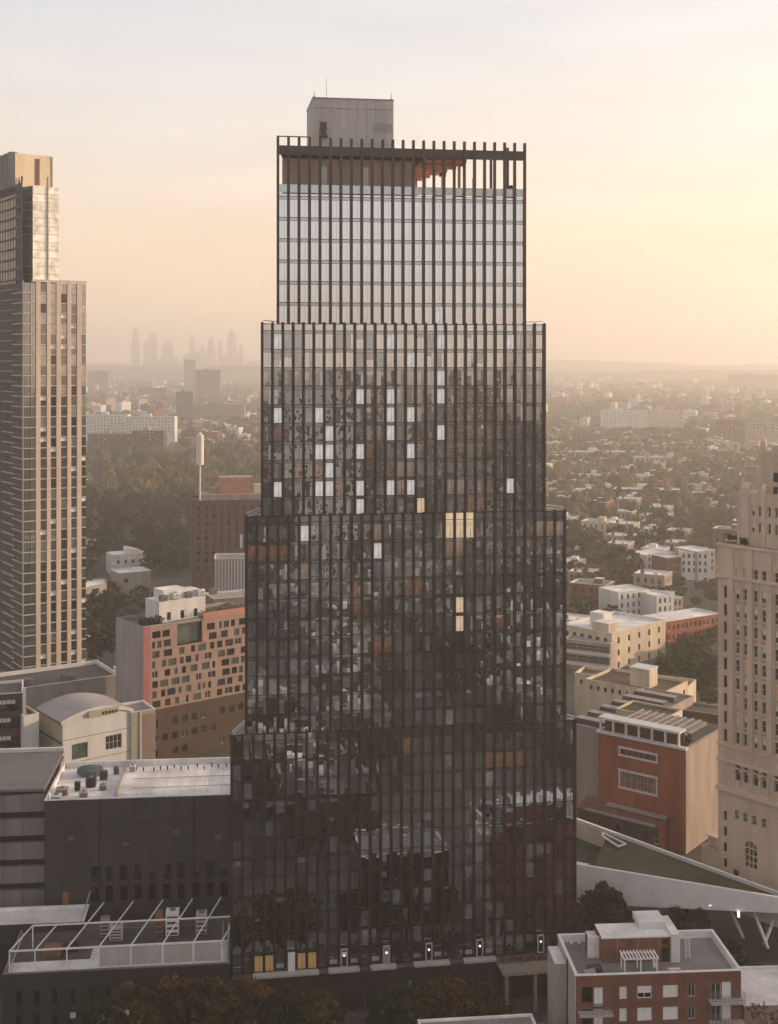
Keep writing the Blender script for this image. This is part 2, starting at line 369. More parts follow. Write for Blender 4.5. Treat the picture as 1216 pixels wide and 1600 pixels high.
def roof_unit(label, px, Y, z, w, dd, h, m='pale_panel', az=90, name='roof_unit', cat='roof unit', group=None):
    """ventilation unit: a cased box on a curb with louvre slots and a fan ring on top"""
    o = thing(name, label, cat, loc=Vector((*XY(px, Y)[:2], z)), az=az, group=group)
    b = MB(); b.box(-w/2+.1,w/2-.1,-dd/2+.1,dd/2-.1,0,.2,g['frame_dark']); b.box(-w/2,w/2,-dd/2,dd/2,.2,h,g[m]); b.build('casing', o)
    s = MB()
    for k in range(4):
        zz = .35+(h-.6)*k/4; s.box(-w*.4,w*.4,-dd/2-.04,-dd/2-.003,zz,zz+(h-.6)/9,g['frame_dark'])
    s.build('louvre', o)
    f = MB(); f.bar((0,0,h+.003),(0,0,h+.2),min(w,dd)*.3,g['grey_panel'],10); f.build('fan', o)
    return o
# ---------------------------------------------------------------- the dark glass tower with four stepped tiers
from mathutils import noise
TY0, TPX, TAZ = 204.0, 362.0, 81.35
def tu(px): return along(TPX, TY0, TAZ, px)
tower = thing('glass_tower', 'tall dark glass tower with bronze vertical fins and four stepped tiers in the centre', 'tower', TPX, TY0, TAZ)
TL, TR_ = math.tan(R(20.65)), math.tan(R(-26.4))
# (u0, u1, setback, z0, z1, bays, floors, band at top)
TIERS = [(tu(362), tu(898), 0.0, 6.9, 45.7, 33, 12), (tu(385), tu(883), .35, 45.7, 81.2, 31, 11),
         (tu(410), tu(852), .70, 81.2, 112.7, 28, 10), (tu(435), tu(822), 1.05, 112.7, 134.2, 24, 6)]
TDEP = 30.0
rt = random.Random(21)
# panes picked out in the photograph: (bay, floor from the top); cream and rust ones paint reflections
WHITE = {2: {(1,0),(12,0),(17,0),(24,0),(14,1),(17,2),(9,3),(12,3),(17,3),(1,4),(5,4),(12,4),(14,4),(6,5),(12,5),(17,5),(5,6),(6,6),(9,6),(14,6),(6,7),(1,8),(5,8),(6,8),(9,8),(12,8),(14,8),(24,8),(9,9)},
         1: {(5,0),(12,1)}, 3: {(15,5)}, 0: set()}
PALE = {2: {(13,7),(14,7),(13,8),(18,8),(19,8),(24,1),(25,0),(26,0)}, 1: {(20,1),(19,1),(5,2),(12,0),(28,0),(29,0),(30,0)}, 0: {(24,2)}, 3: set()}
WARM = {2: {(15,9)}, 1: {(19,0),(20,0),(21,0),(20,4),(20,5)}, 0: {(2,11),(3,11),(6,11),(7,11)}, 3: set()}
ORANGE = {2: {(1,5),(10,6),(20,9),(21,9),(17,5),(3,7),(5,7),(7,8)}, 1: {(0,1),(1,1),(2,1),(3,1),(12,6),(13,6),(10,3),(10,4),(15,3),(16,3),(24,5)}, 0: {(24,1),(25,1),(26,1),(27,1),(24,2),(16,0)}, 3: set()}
def pane_quad(b, u0, u1, v, z0, z1, m, tilt):
    a = rt.gauss(0, tilt); c = rt.gauss(0, tilt); w = (u1-u0)/2; h = (z1-z0)/2
    b.poly([(u0, v-a*w-c*h, z0), (u1, v+a*w-c*h, z0), (u1, v+a*w+c*h, z1), (u0, v-a*w+c*h, z1)], m)
glass_rest = MB(); fins_left = MB(); n_win = 0; n_fin = 0
core = MB(); roofs = MB(); slabs = MB(); rail = MB()
for ti, (u0, u1, v0, z0, z1, nb, nf) in enumerate(TIERS):
    pl = [(u0, v0+.12), (u1, v0+.12), (u1+TDEP*TR_, TDEP), (u0+TDEP*TL, TDEP)]
    core.prism(pl, z0+.004*ti, z1-.004, g['bronze_dark'], top=g['grey_roof'])
    bay = (u1-u0)/nb; topband = 1.15 if ti != 3 else .5
    fh = (z1-z0-topband)/nf
    for i in range(nb):
        a0 = u0+bay*i+.225; a1 = u0+bay*(i+1)-.225
        pane_quad(glass_rest, a0, a1, v0-.02, z1-topband+.06, z1-.1, g['glow_warm'] if (i, 0) in WARM[ti] and ti == 1 else (g['glass_dim'] if ti < 2 else g['glass']), .003)
        for f in range(nf):
            zt = z1-topband-fh*f; zb = zt-fh
            key = (i, f)
            pane_quad(glass_rest, a0, a1, v0-.02, zt-.50, zt-.05, g['blind_reflection_cream'] if key in PALE[ti] and (i, f-1) in WARM[ti] else g['glass_dim'], .003)
            m = g['glass'] if ti < 2 else (g['glass_mid'] if ti == 2 and f > 1 else g['glass_clear']); special = False
            if key in WHITE[ti]: m = g['glow_blind']; special = True
            elif key in PALE[ti]: m = g['blind_reflection_cream']; special = True
            elif key in WARM[ti]: m = g['glow_warm' if ti else 'lit_amber']; special = True
            elif key in ORANGE[ti]: m = g['reflection_rust']; special = True
            elif ti < 2 and rt.random() < .22: m = g['glass_dim']
            split = a0+(a1-a0)*.62
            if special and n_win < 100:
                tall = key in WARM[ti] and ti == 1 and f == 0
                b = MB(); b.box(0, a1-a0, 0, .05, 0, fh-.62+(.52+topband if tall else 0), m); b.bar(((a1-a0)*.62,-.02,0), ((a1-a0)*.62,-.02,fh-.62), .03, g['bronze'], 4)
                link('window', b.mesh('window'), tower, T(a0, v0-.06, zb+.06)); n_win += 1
            else:
                tl = .0022 if ti == 3 else ((.0065 if f > 1 else .004) if ti == 2 else .0075)
                drop = 0
                cn__ = noise.noise(Vector((i*.23+ti*9, f*.31, 3.7))) + .35*noise.noise(Vector((i*1.3, f*.25, 9.1+ti)))
                if ti < 3 and rt.random() < (cn__*1.3+.12 if ti == 1 else cn__*1.1+.12 if ti == 2 else cn__*1.2+.04):   # blinds behind the glass, drawn to different heights, added to vary the reflections
                    hgt = fh-.62; drop = hgt*rt.choice([1, 1, .75, .5, .35, .25]); km = rt.choice(['added_blind_grey','added_blind_grey','added_blind_slate','added_blind_slate','added_blind_brown','added_blind_beige'] if ti == 2 else ['added_blind_grey','added_blind_slate','added_blind_slate','added_blind_slate','added_blind_brown','added_blind_beige','added_blind_pale'] if ti == 1 else ['added_blind_slate','added_blind_slate','added_blind_grey','added_blind_grey'])
                    half = rt.random() < .25
                    glass_rest.poly([(a0, v0-.02, zt-.56-drop), (split-.015 if half else a1, v0-.02, zt-.56-drop), (split-.015 if half else a1, v0-.02, zt-.56), (a0, v0-.02, zt-.56)], g[km])
                    if half: pane_quad(glass_rest, split+.015, a1, v0-.02, zt-.56-drop, zt-.56, m, tl)
                if drop < fh-.7:
                    pane_quad(glass_rest, a0, split-.015, v0-.02, zb+.06, zt-.56-drop, m, tl)
                    pane_quad(glass_rest, split+.015, a1, v0-.02, zb+.06, zt-.56-drop, m, tl)
    # floor edges: thin bronze lines
    for f in range(nf+1):
        zz = z1-topband-fh*f; slabs.box(u0+.05, u1-.05, v0-.07, v0+.10, zz-.04, zz+.05, g['bronze'])
        slabs.box(u0+.05, u1-.05, v0-.06, v0+.10, zz-.56, zz-.50, g['bronze'])
    # fins
    ztop = z1+.25 if ti != 3 else 143.4
    for i in range(nb+1):
        uc = u0+bay*i; b = MB()
        w = .215
        b.box(uc-w, uc+w, v0-.44, v0+.11, z0, ztop, g['bronze'])
        b.box(uc-w-.015, uc-w+.05, v0-.48, v0-.443, z0, ztop, g['bronze'])
        if ti == 0 and i > 16:
            fins_left.v, fb = fins_left.v, len(fins_left.v)
            fins_left.box(uc-w, uc+w, v0-.44, v0+.11, z0, ztop, g['bronze'])
        elif n_fin < 99: b.build('fin', tower); n_fin += 1
        else: fins_left.box(uc-w, uc+w, v0-.44, v0+.11, z0, ztop, g['bronze'])
    # side walls: glass with slab lines on the splayed flanks
    for (p, q, sgn) in ((pl[3], pl[0], -1), (pl[1], pl[2], 1)):
        d = Vector((q[0]-p[0], q[1]-p[1], 0)); n = Vector((d.y, -d.x, 0)).normalized()*.03
        for f in range(nf):
            zt = z1-topband-fh*f
            for k in range(14):
                A = Vector((*p, 0))+d*(k+.12)/14+n; B = Vector((*p, 0))+d*(k+.88)/14+n
                glass_rest.poly([A+Vector((0,0,zt-fh+.1)), B+Vector((0,0,zt-fh+.1)), B+Vector((0,0,zt-.5)), A+Vector((0,0,zt-.5))], g['glass'])
    if ti < 3:   # parapet rail along the terrace's splayed sides and front
        for (p, q) in ((pl[0], pl[3]), (pl[1], pl[2])):
            s = 1 if p[0] < 5+u0 else -1
            rail.bar((p[0]+s*.12, p[1], z1+.55), (q[0]+s*.12, q[1], z1+.55), .10, g['white_metal'], 4)
            rail.bar((p[0]+s*.12, p[1], z1+.05), (q[0]+s*.12, q[1], z1+.05), .10, g['white_metal'], 4)
core.build('core', tower); slabs.build('floor_edge', tower)
tag(glass_rest.build('glazing', tower), kind='stuff'); tag(fins_left.build('fin', tower), kind='stuff')
rail.build('terrace_rail', tower)
# crown: open screen of fins, beam, roof slab over a copper-clad penthouse, open loggia to the right
u0, u1, v0 = TIERS[3][0], TIERS[3][1], TIERS[3][2]; bay = (u1-u0)/24
b = MB(); b.box(u0+.26, u1-.26, v0-.30, v0+.30, 140.5, 142.0, g['bronze']); b.build('crown_beam', tower)
b = MB()
for i in range(24):
    a0 = u0+bay*i+.26; a1 = u0+bay*(i+1)-.26
    pane_quad(b, a0, a1, v0-.02, 134.3, 135.65, g['glass_dim'] if i < 13 else g['glass_pale'], .003)
b.build('glass_parapet', tower)
b = MB(); b.prism([(u0+.75,1.75),(u0+bay*13,1.75),(u0+bay*13,24),(u0+10.5,24)], 134.2, 140.1, g['copper_dull']); b.build('penthouse', tower)
ph = [o for o in tower.children if o.name.startswith('penthouse')][0]
for i in range(2, 12):
    b = MB(); b.box(0, bay*.6, 0, .06, 0, 3.6, g['glass_city'] if i % 4 == 0 else g['copper_dull']); link('window', b.mesh('window'), ph, T(u0+bay*(i+.1), 1.68, 135.2))
b = MB(); b.prism([(u0+.6,1.4),(u0+bay*14,1.4),(u0+bay*14,25),(u0+9.5,25)], 140.15, 141.4, g['charcoal']); b.build('penthouse_roof', tower)
b = MB()
for k in range(6): b.box(u0+bay*14.03, u0+bay*(18.4-k*.5), 3+k*3.6, 3.5+k*3.6, 139.6, 140.6, g['copper'])
b.box(u0+bay*14.05, u0+bay*18.3, 1.4, 1.9, 139.9, 141.0, g['copper']); b.build('glint_beam', tower)  # copper beams added for the orange sun glints under the ceiling
for (i, v) in ((14.3, 12), (14.35, 4), (17.9, 20), (18.0, 6), (21.5, 22)):
    b = MB(); b.box(u0+bay*i, u0+bay*i+.35, v, v+.35, 134.2, 140.4, g['copper']); b.build('loggia_column', tower)
b = MB(); b.box(u0+bay*18.4, u1-11, 20, 20.5, 140.3, 141.6, g['bronze']); b.build('crown_beam', tower)
for v in (3.5, 7.5, 11.5, 15.5, 19.5):   # the screen returns along the right flank
    uc = u1-.3+v*TR_; b = MB(); b.box(uc-.2, uc+.2, v0+v-.2, v0+v+.2, 134.2, 143.2, g['bronze']); b.build('fin', tower)
# bulkhead on top
bu0, bu1 = along_in(TPX, TY0, TAZ, 10, 489), along_in(TPX, TY0, TAZ, 10, 615)
b = MB(); b.box(u0-.2, u0+bay*3+.2, v0-.4, v0-.1, 143.404, 143.55, g['bronze']); b.build('crown_rail', tower)
b = MB(); b.box(bu0, bu1, 10, 22, 141.4, 151.8, g['mast_panel'])
for k in range(1, 9):
    uu = bu0+(bu1-bu0)*k/9; b.box(uu-.04, uu+.04, 9.93, 9.997, 142, 151.5, g['pale_panel'])
for zz in (144.2, 150.2): b.box(bu0+.05, bu1-.05, 9.92, 9.99, zz, zz+.12, g['pale_panel'])
b.box(bu0-.08, bu1+.08, 9.9, 22.1, 151.8, 152.0, g['concrete']); b.build('bulkhead', tower)
bk = [o for o in tower.children if o.name.startswith('bulkhead')][0]
b = MB(); b.box(0, 1.2, 0, .08, 0, 2.4, g['grey_panel']); b.box(.15,1.05,-.03,-.004,.1,2.2,g['frame_dark']); link('door', b.mesh('door'), bk, T(bu0+1.2, 9.9, 145.4))
b = MB(); b.box(0, 1.5, -.9, 0, 0, .15, g['frame_dark'])
for x in (0, 1.5): b.bar((x,-.9,.1),(x,-.9,1.2),.04,g['frame_dark'],4)
b.bar((0,-.9,1.2),(1.5,-.9,1.2),.04,g['frame_dark'],4); link('balcony', b.mesh('balcony'), bk, T(bu0+1.05, 9.9, 145.2))
b = MB()
for k in range(9): b.box(-.02, 0, 0, .08, 0, 1.6, g['grey_panel'], M=T(bu1-3.4+k*.38, 9.9, 146.2))
b.build('louvre', bk)
mast = thing('radio_mast', 'thin pale mast standing on the roof of the dark tower', 'mast', loc=tower.matrix_basis @ Vector((tu(518)+.7, 15, 152.0)))
b = MB(); b.bar((0,0,0),(0,0,4.6),.07,g['pale_panel'],6,.03); b.build('pole', mast); b = MB(); b.bar((0,0,0),(0,0,.25),.3,g['concrete'],8); b.build('base', mast)
for (uu, lab) in ((bu0+.3, 'short lightning rod at the left corner of the grey rooftop box'), (bu1-.3, 'short lightning rod at the right corner of the grey rooftop box')):
    o = thing('lightning_rod', lab, 'lightning rod', loc=Matrix(tower.matrix_basis) @ Vector((uu, 10.6, 152.0)))
    b = MB(); b.bar((0,0,0),(0,0,.25),.16,g['frame_dark'],8); b.bar((0,0,.25),(0,0,1.3),.07,g['frame_dark'],5,.03); b.build('rod', o)
tag_ = None
# furniture silhouettes on the loggia
for k, (i, lab, h) in enumerate(((15.2,'low dark sofa on the open loggia nearest the copper beams',.9),(17.3,'dark lounge chair in the middle of the open loggia',.8),(19.2,'dark planter box on the open loggia',1.1),(20.6,'pair of low dark seats on the right half of the loggia',.8),(22.6,'rounded dark shrub tub at the right end of the loggia',1.5))):
    o = thing('terrace_seat' if k != 2 and k != 4 else 'planter', lab, 'seat' if k != 2 and k != 4 else 'planter', loc=tower.matrix_basis @ Vector((u0+bay*i, 3.2, 134.2)), az=TAZ)
    b = MB(); b.box(0,1.6,0,.8,.12,h*.55,g['charcoal']); b.build('body', o)
    b = MB()
    if k == 4: b.bar((.8,.4,h*.55),(.8,.4,h*1.6),.7,g['bronze_dark'],8,.35)
    else: b.box(0,1.6,.62,.8,h*.55,h*1.3,g['charcoal'])
    b.build('backrest' if k not in (2,4) else 'foliage', o)
# podium, ledges and framed doorways on the terrace
b = MB(); b.prism([(u-0, v) for u, v in ((TIERS[0][0]-.2,-1.6),(TIERS[0][1]+.2,-1.6),(TIERS[0][1]+6,28),(TIERS[0][0]+10,28))], 0, 6.7, g['charcoal'], top=g['dark_roof']); b.build('podium', tower)
led = [(tu(395), tu(497)), (tu(512), tu(560)), (tu(578), tu(617)), (tu(645), tu(700)), (tu(722), tu(772))]
for a, c in led:
    b = MB(); b.box(a, c, -2.1, -.6, 6.72, 7.05, g['pale_panel']); b.build('ledge', tower)
for i in range(30):
    uu = TIERS[0][0]+1+i*1.9; b = MB(); b.box(0, 1.4, 0, .05, 0, 3.6, g['glass_city']); b.box(-.08,0,-.05,.05,0,3.7,g['bronze']); link('shop_window', b.mesh('shop_window'), tower, T(uu, -1.66, .5))
for k, px in enumerate((455, 537, 603, 669, 748, 843)):
    uu = tu(px); b = MB(); w, h = 1.15, 3.0
    if k == 0: b.box(0, w, 0, .25, 0, h, g['lit_white' if False else 'white_metal'])
    else:
        for (x0,x1,z0,z1) in ((0,.2,0,h),(w-.2,w,0,h),(.2,w-.2,h-.2,h),(.2,w-.2,0,.18)): b.box(x0,x1,0,.3,z0,z1,g['pale_panel'])
        b.box(.2,w-.2,.12,.2,.18,h-.2,g['black'] if k != 2 else g['concrete'])
    d = link('doorway', b.mesh('doorway'), tower, T(uu-w/2, -.95, 7.06))
    if k:
        b = MB(); b.bar((w/2,.02,1.9),(w/2,.11,1.9),.17,g['lit_white'],8); b.build('lamp', d)
        if k == 1: b = MB(); b.box(.2,w-.2,.03,.11,1.9,2.5,g['white_metal']); b.build('sign_panel', d)
# planted wooden deck at the right end of the podium
deck = thing('planted_deck', 'reddish planted timber deck on posts at the right foot of the dark tower', 'deck', loc=tower.matrix_basis @ Vector((tu(772), -6.5, 0)), az=TAZ)
dl = tu(868)-tu(772)
b = MB(); b.box(0, dl, 0, 4.8, 6.35, 6.9, g['brick_side'], top=g['paving']); b.build('platform', deck)
b = MB(); rr = random.Random(4)
for i in range(260):
    p = Vector((rr.uniform(.1, dl-.1), rr.uniform(3.4, 4.7), 6.9+rr.uniform(0, .75))); s = rr.uniform(.08,.22)
    q = Matrix.Rotation(rr.uniform(0,6.3),3,'Z') @ Matrix.Rotation(rr.uniform(.2,1.3),3,'X')
    b.poly([p+q @ Vector((x*s, y*s, 0)) for x, y in ((-1,-1),(1,-1),(1,1),(-1,1))], g['rust_brick'])
b.build('planting', deck)
for x in (.5, dl*.5, dl-1):
    b = MB(); b.box(x, x+.5, .4, .9, 0, 6.35, g['concrete']); b.build('post', deck)
b = MB(); b.bar((378-378,0,0),(0,0,2.1),.28,g['white_metal'],8); lamp = link('wall_lamp', b.mesh('wall_lamp'), tower, T(TIERS[1][0]-.7, 1.2, 76.0))
b = MB(); b.box(-.1,.75,-.05,.05,.9,1.1,g['frame_dark']); b.build('bracket', lamp)
# ---------------------------------------------------------------- left: dark low building with the white pergola
I4 = Matrix.Identity(4)
low = None
LY = 199.5; LZ = 9.7
Lx = along(5, LY-1.5, 84, 359)
low = block('dark_lowrise', 'low charcoal brick building under the white roof frame at lower left', 'building', 5, LY-1.5, 84, Lx, 16, LZ, 'charcoal', 'white_roof', 'grey_panel',
            front=grid(1, Lx-1, 12, 1.0, [.6, 4.4], 2.6), st=['plain','plain','plainblind'], par=.5)
b = MB(); b.box(.6, Lx*.36, 5.0, 15.4, LZ-.49, LZ-.38, g['dark_roof']); b.box(Lx*.36+.01, Lx-.6, 9.5, 15.4, LZ-.49, LZ-.38, g['dark_roof']); b.build('roof_deck', low)
per = thing('roof_frame', 'white steel pergola frame with sloping rafters on the low charcoal building', 'pergola', loc=low.matrix_basis @ Vector((0,0,LZ+.14)), az=84)
u_ = lambda px: along(5, LY-1.5, 84, px)
xs = [u_(p) for p in (14, 54, 104, 154, 204, 254, 302, 347)]
b = MB()
for x in xs: b.bar((x,.5,0),(x,.5,3.3),.13,g['white_metal'],4)
b.build('post', per)
for o in list(per.children): bpy.data.objects.remove(o)
for x in xs:
    b = MB(); b.bar((x,.5,0),(x,.5,3.3),.13,g['white_metal'],4); b.build('post', per)
b = MB(); b.bar((xs[0]-.1,.5,3.3),(xs[-1]+.1,.5,3.3),.16,g['white_metal'],4); b.build('front_beam', per)
b = MB(); b.bar((xs[0]+2.2,8.6,3.6),(xs[-1]+2.6,8.6,3.6),.15,g['white_metal'],4); b.build('back_beam', per)
for i, x in enumerate(xs):
    b = MB(); far = 8.6 if i in (0, 1) else (15.5 if i < 7 else 8.6)
    b.bar((x,.5,3.3),(x+far*.255+(.0),far,3.3+far*.04),.12,g['white_metal'],4); b.build('rafter', per)
for i in (0, 7):
    b = MB(); b.bar((xs[i]+2.2,8.6,0),(xs[i]+2.2,8.6,3.55),.13,g['white_metal'],4); b.build('post', per)
b = MB()
for i in range(3, 7): b.box(xs[i]+.15, xs[i+1]-.15, .46, .54, .25, 3.1, g['pale_panel'])
b.box(xs[7]-.04,xs[7]+.04,.6,8.4,.25,3.1,g['pale_panel']); b.build('screen_panel', per)
for (px, v, w, d_, h, lab, m) in ((72,6.5,2.6,1.6,1.7,'orange-brown cabinet inside the left end of the roof frame','orange_paint'),(100,8,2.2,1.4,1.3,'dark cabinet beside the orange one under the roof frame','charcoal'),
        (170,11,2.2,1.6,2.6,'pale tall unit behind the middle of the roof frame','pale_panel'),(240,12,1.2,1.6,4.0,'orange chimney duct behind the roof frame','orange_paint'),(262,12,2.2,1.8,4.2,'white tank-like unit behind the right half of the roof frame','white_metal'),(310,12,1.8,1.8,3.6,'grey slatted unit near the right end of the roof frame','pale_panel'),(150,12.5,1.5,1.5,3.2,'small light vent box behind the roof frame next to the pale unit','concrete')):
    o = roof_unit(lab, 0, 1, 0, w, d_, h, m, 84); o.location = low.matrix_basis @ Vector((u_(px), v, LZ-.35))
# dark windowless hall with the white roof
DY = 222.0
DL = along(70, DY, 84.5, 372)
hall = block('dark_hall', 'big dark grey hall with a white flat roof and two rows of narrow windows', 'building', 70, DY, 84.5, DL, 21, 28.7, 'dark_grey_brick', 'white_roof', 'white_roof',
             front=grid(along(70,DY,84.5,137), DL-1.2, 10, 1.35, [10.4, 14.0], 2.75), st='plain', par=.9, rm='black')
b = MB()
for k in range(1, 6): b.box(DL*k/6-.03, DL*k/6+.03, -.03, -.004, 18, 28.5, g['charcoal'])
b.box(.1, DL-.1, -.04, -.004, 24.3, 24.36, g['charcoal']); b.build('panel_joint', hall)
for k, (fx, zz) in enumerate(((.12, 21.5), (.40, 20.2), (.66, 22.0), (.88, 20.8))):
    b = MB(); b.box(DL*fx, DL*fx+1.1, -.10, -.004, zz, zz+.7, g['grey_panel'])
    for q_ in range(3): b.box(DL*fx+.08, DL*fx+1.02, -.13, -.101, zz+.1+.2*q_, zz+.16+.2*q_, g['black'])
    b.build('wall_vent', hall)
for fx in (.28, .77):
    b = MB(); b.bar((DL*fx, -.12, .2), (DL*fx, -.12, 28.4), .09, g['black'], 6); b.build('downpipe', hall)
b = MB(); b.box(along(70,DY,84.5,98),along(70,DY,84.5,107),-.08,-.004,8.2,12.4,g['orange_paint']); b.build('door', hall)
hz = 27.9; rr = random.Random(8)
def on_hall(u, v, z=hz): return hall.matrix_basis @ Vector((u, v, z))
tank = thing('roof_tank', 'low teal-green water tank on the left back corner of the white roof', 'tank', loc=on_hall(5.6, 16.5), az=84.5)
b = MB(); b.bar((0,0,.3),(0,0,1.0),2.4,g['teal_tank'],16); b.bar((0,0,1.0),(0,0,1.35),2.4,g['teal_tank'],16,.8); b.build('shell', tank)
b = MB()
for a in range(6): b.bar((1.7*math.cos(a),1.7*math.sin(a),0),(1.7*math.cos(a),1.7*math.sin(a),.3),.12,g['frame_dark'],4)
b.build('stand', tank)
labs = ['white ventilation unit at the front left corner of the white roof','low white unit with a terracotta cap on the left of the white roof','dark square ventilator on the left strip of the white roof','small dark vent beside the square ventilator on the white roof','pale cabinet in the middle of the left roof strip','brownish cabinet behind the pale one on the left roof strip','small pale duct box near the teal tank on the white roof','narrow grey vent near the roof ridge of the white roof','small white box right of the roof divider']
for k, (u, v, w, dd, h, m) in enumerate(((1.6,2.4,1.8,1.4,1.1,'white_metal'),(2.2,5.5,2.2,1.5,1.2,'brick_side'),(6.8,9.2,1.8,1.4,1.7,'charcoal'),(4.6,7.4,1.0,.9,1.5,'charcoal'),(6.2,4.2,1.6,1.2,.9,'pale_panel'),(8.6,13.0,1.4,1.2,1.6,'wood_dark'),(9.2,7.5,1.3,1.1,.9,'concrete'),(10.6,16,1.0,.8,1.3,'grey_panel'),(13.5,17.5,1.2,.9,1.1,'white_metal'))):
    o = roof_unit(labs[k], 0, 1, 0, w, dd, h, m, 84.5); o.location = on_hall(u, v)
for k in range(1, 9):
    b = MB(); b.box(13+k*2.55, 13.05+k*2.55, .5, 20.5, hz+.003, hz+.03, g['pale_panel']); b.build('roof_seam', hall)
for k in range(3):
    b = MB(); b.bar((14+k*.1, 2+k*5.2, hz+.12), (DL-1, 2.3+k*5.2, hz+.12), .06, g['concrete'], 5); b.build('roof_pipe', hall)
b = MB(); b.box(11.8,12.1,.6,20.4,hz+.004,hz+.45,g['concrete']); b.build('roof_divider', hall)
for k in range(15):
    o = thing('roof_vent', 'tiny dark vent pipe in the row along the back of the white roof', 'vent', loc=on_hall(13+k*1.42+rr.uniform(-.3,.3), 17.6+rr.uniform(-1.2,.9)), group='vent pipes along the back of the white roof')
    b = MB(); b.bar((0,0,0),(0,0,.55),.12,g['charcoal'],6); b.bar((0,0,.55),(0,0,.72),.22,g['charcoal'],6,.1); b.build('pipe', o)
# striped parking garage
GY = 224.0
gar = thing('parking_garage', 'parking garage with grey concrete bands and dark open decks at the left edge', 'garage', -60, GY, 84.5)
GL = along(-60, GY, 84.5, 69.5)
zt = Z(1236, GY); step_ = 37.3*GY/F; band = 2.95; GD = 22.0
roof_ = MB(); roof_.box(0, GL, 0, GD, zt-.5, zt, g['grey_panel'], top=g['dusk_roof']); roof_.build('roof', gar)
for k in range(8):
    z1 = zt-1.15-step_*k; zb = max(0, z1-band)
    if z1 < .5: break
    f_ = MB(); f_.box(0, GL, 0, GD, zb, z1, g['dusk_concrete'])
    for q in range(1, 4): f_.box(GL*q/4-.03, GL*q/4+.03, -.02, -.003, zb+.05, z1-.05, g['charcoal'])
    f_.build('deck_band', gar)
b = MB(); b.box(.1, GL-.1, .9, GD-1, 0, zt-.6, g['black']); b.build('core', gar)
b = MB(); b.box(-.1, GL+.1, GD-.6, GD+.1, zt+.003, zt+.7, g['white_stucco']); b.build('coping', gar)
# pale low roof between garage and pergola
plow = block('white_canopy', 'low pale roof canopy in front of the parking garage', 'canopy', -40, 212.5, 84.5, along(-40, 212.5, 84.5, 131), 6.5, Z(1447, 212.5), 'charcoal', 'white_roof', 'white_roof', par=.25)
o = thing('roof_pole', 'thin slanted steel pole beside the end of the low pale canopy', 'pole', loc=Vector((*XY(126,214)[:2], 11.0)))
b = MB(); b.bar((0,0,0),(1.4,1.2,4.6),.09,g['pale_panel'],5); b.build('pole', o)

# ---------------------------------------------------------------- white building with the barrel-vaulted roof
VY = 292.0; VAZ = 52.0; VH = 22.2
VL = along(98, VY, VAZ, 205); VD = abs(along(98, VY, VAZ-90, 59))
va = thing('vaulted_hall', 'white building with a grey barrel-vaulted roof and arched gable', 'building', 98, VY, VAZ)
b = MB()
b.wall(0, VL, 0, VH, [(VL*.62,VL*.86,VH-8.6,VH-5.2),(VL*.13,VL*.36,VH-9.2,VH-5.6)]+grid(1.0,VL-.6,7,2.2,[VH-14.5],2.4), g['white_stucco'], I4, .3)
b.wall(0, VD, 0, VH, [], g['sage_panel'], face_left(VD), .3); b.wall(0, VD, 0, VH, [], g['white_stucco'], face_right(VL), .3)
for z in (VH-5.2, VH-11): b.box(0,.1,-.1,VD,z,z+.45,g['dark_grey_brick'],M=T(-.12,0,0))
for z in (VH-4.3,VH-9.9): b.box(.1,VL-.1,-.05,-.004,z,z+.12,g['grey_panel'])
arc = [(VL*t, VH+2.0*math.sin(math.pi*t)**.9) for t in [k/16 for k in range(17)]]
b.poly([(x,0,z) for x,z in arc], g['white_stucco']); b.build('wall', va)
b = MB(); ex = [(-.5+(VL+1)*k/24, VH+.15+2.0*math.sin(math.pi*k/24)**.9) for k in range(25)]
for k in range(24):
    (x0,z0),(x1,z1) = ex[k], ex[k+1]
    b.poly([(x0,.25,z0),(x1,.25,z1),(x1,VD+.4,z1),(x0,VD+.4,z0)], g['vault_roof']); b.poly([(x0,-.35,z0-.7),(x1,-.35,z1-.7),(x1,-.35,z1+.05),(x0,-.35,z0+.05)], g['white_stucco'])
    b.poly([(x0,-.35,z0+.05),(x1,-.35,z1+.05),(x1,.25,z1),(x0,.25,z0)], g['white_stucco'])
b.poly([(-.5,.25,VH+.15),(-.5,VD+.4,VH+.15),(-.5,VD+.4,VH-.5),(-.5,.25,VH-.5)], g['grey_panel']); b.build('roof', va)
windows(va, I4, [(VL*.62,VL*.86,VH-8.6,VH-5.2)], 'grid', .3); windows(va, I4, [(VL*.13,VL*.36,VH-9.2,VH-5.6)], 'greenish', .3); windows(va, I4, grid(1.0,VL-.6,7,2.2,[VH-14.5],2.4), ['double','white'], .3)
b = MB(); b.box(VL*.36,VL*.80,-.55,-.36,VH+.2,VH+1.7,g['sage_panel'])
b.build('sign_board', va)
sb = [o for o in va.children if o.name.startswith('sign_board')][0]
for k in range(5): w = MB(); w.box(VL*(.55+.048*k),VL*(.585+.048*k),-.60,-.553,VH+.3,VH+1.0,g['charcoal']); w.build('opening', sb)
ann = block('cream_annex', 'cream annex with a peach sunlit side right of the arched gable', 'building', 205, VY+VL*math.cos(R(VAZ))-.5, 60, along(205, VY+VL*math.cos(R(VAZ))-.5, 60, 243), 9, VH-.6, 'sage_panel', 'grey_roof', 'white_stucco', left=(), par=.4, sidem='cream_wall')
b = MB(); aL = along(205, VY+VL*math.cos(R(VAZ))-.5, 60, 243); b.box(aL*.42, aL-.2, -.12, -.004, 1, VH-1.4, g['orange_panel']); b.box(aL*.36, aL*.42, -.2, -.004, 0, VH-.7, g['white_stucco']); b.build('sunlit_facing', ann)  # orange facing paints the warm sunlight on this end
vc = va.matrix_basis @ Vector((0, VD, 0)); sY = vc.y-12
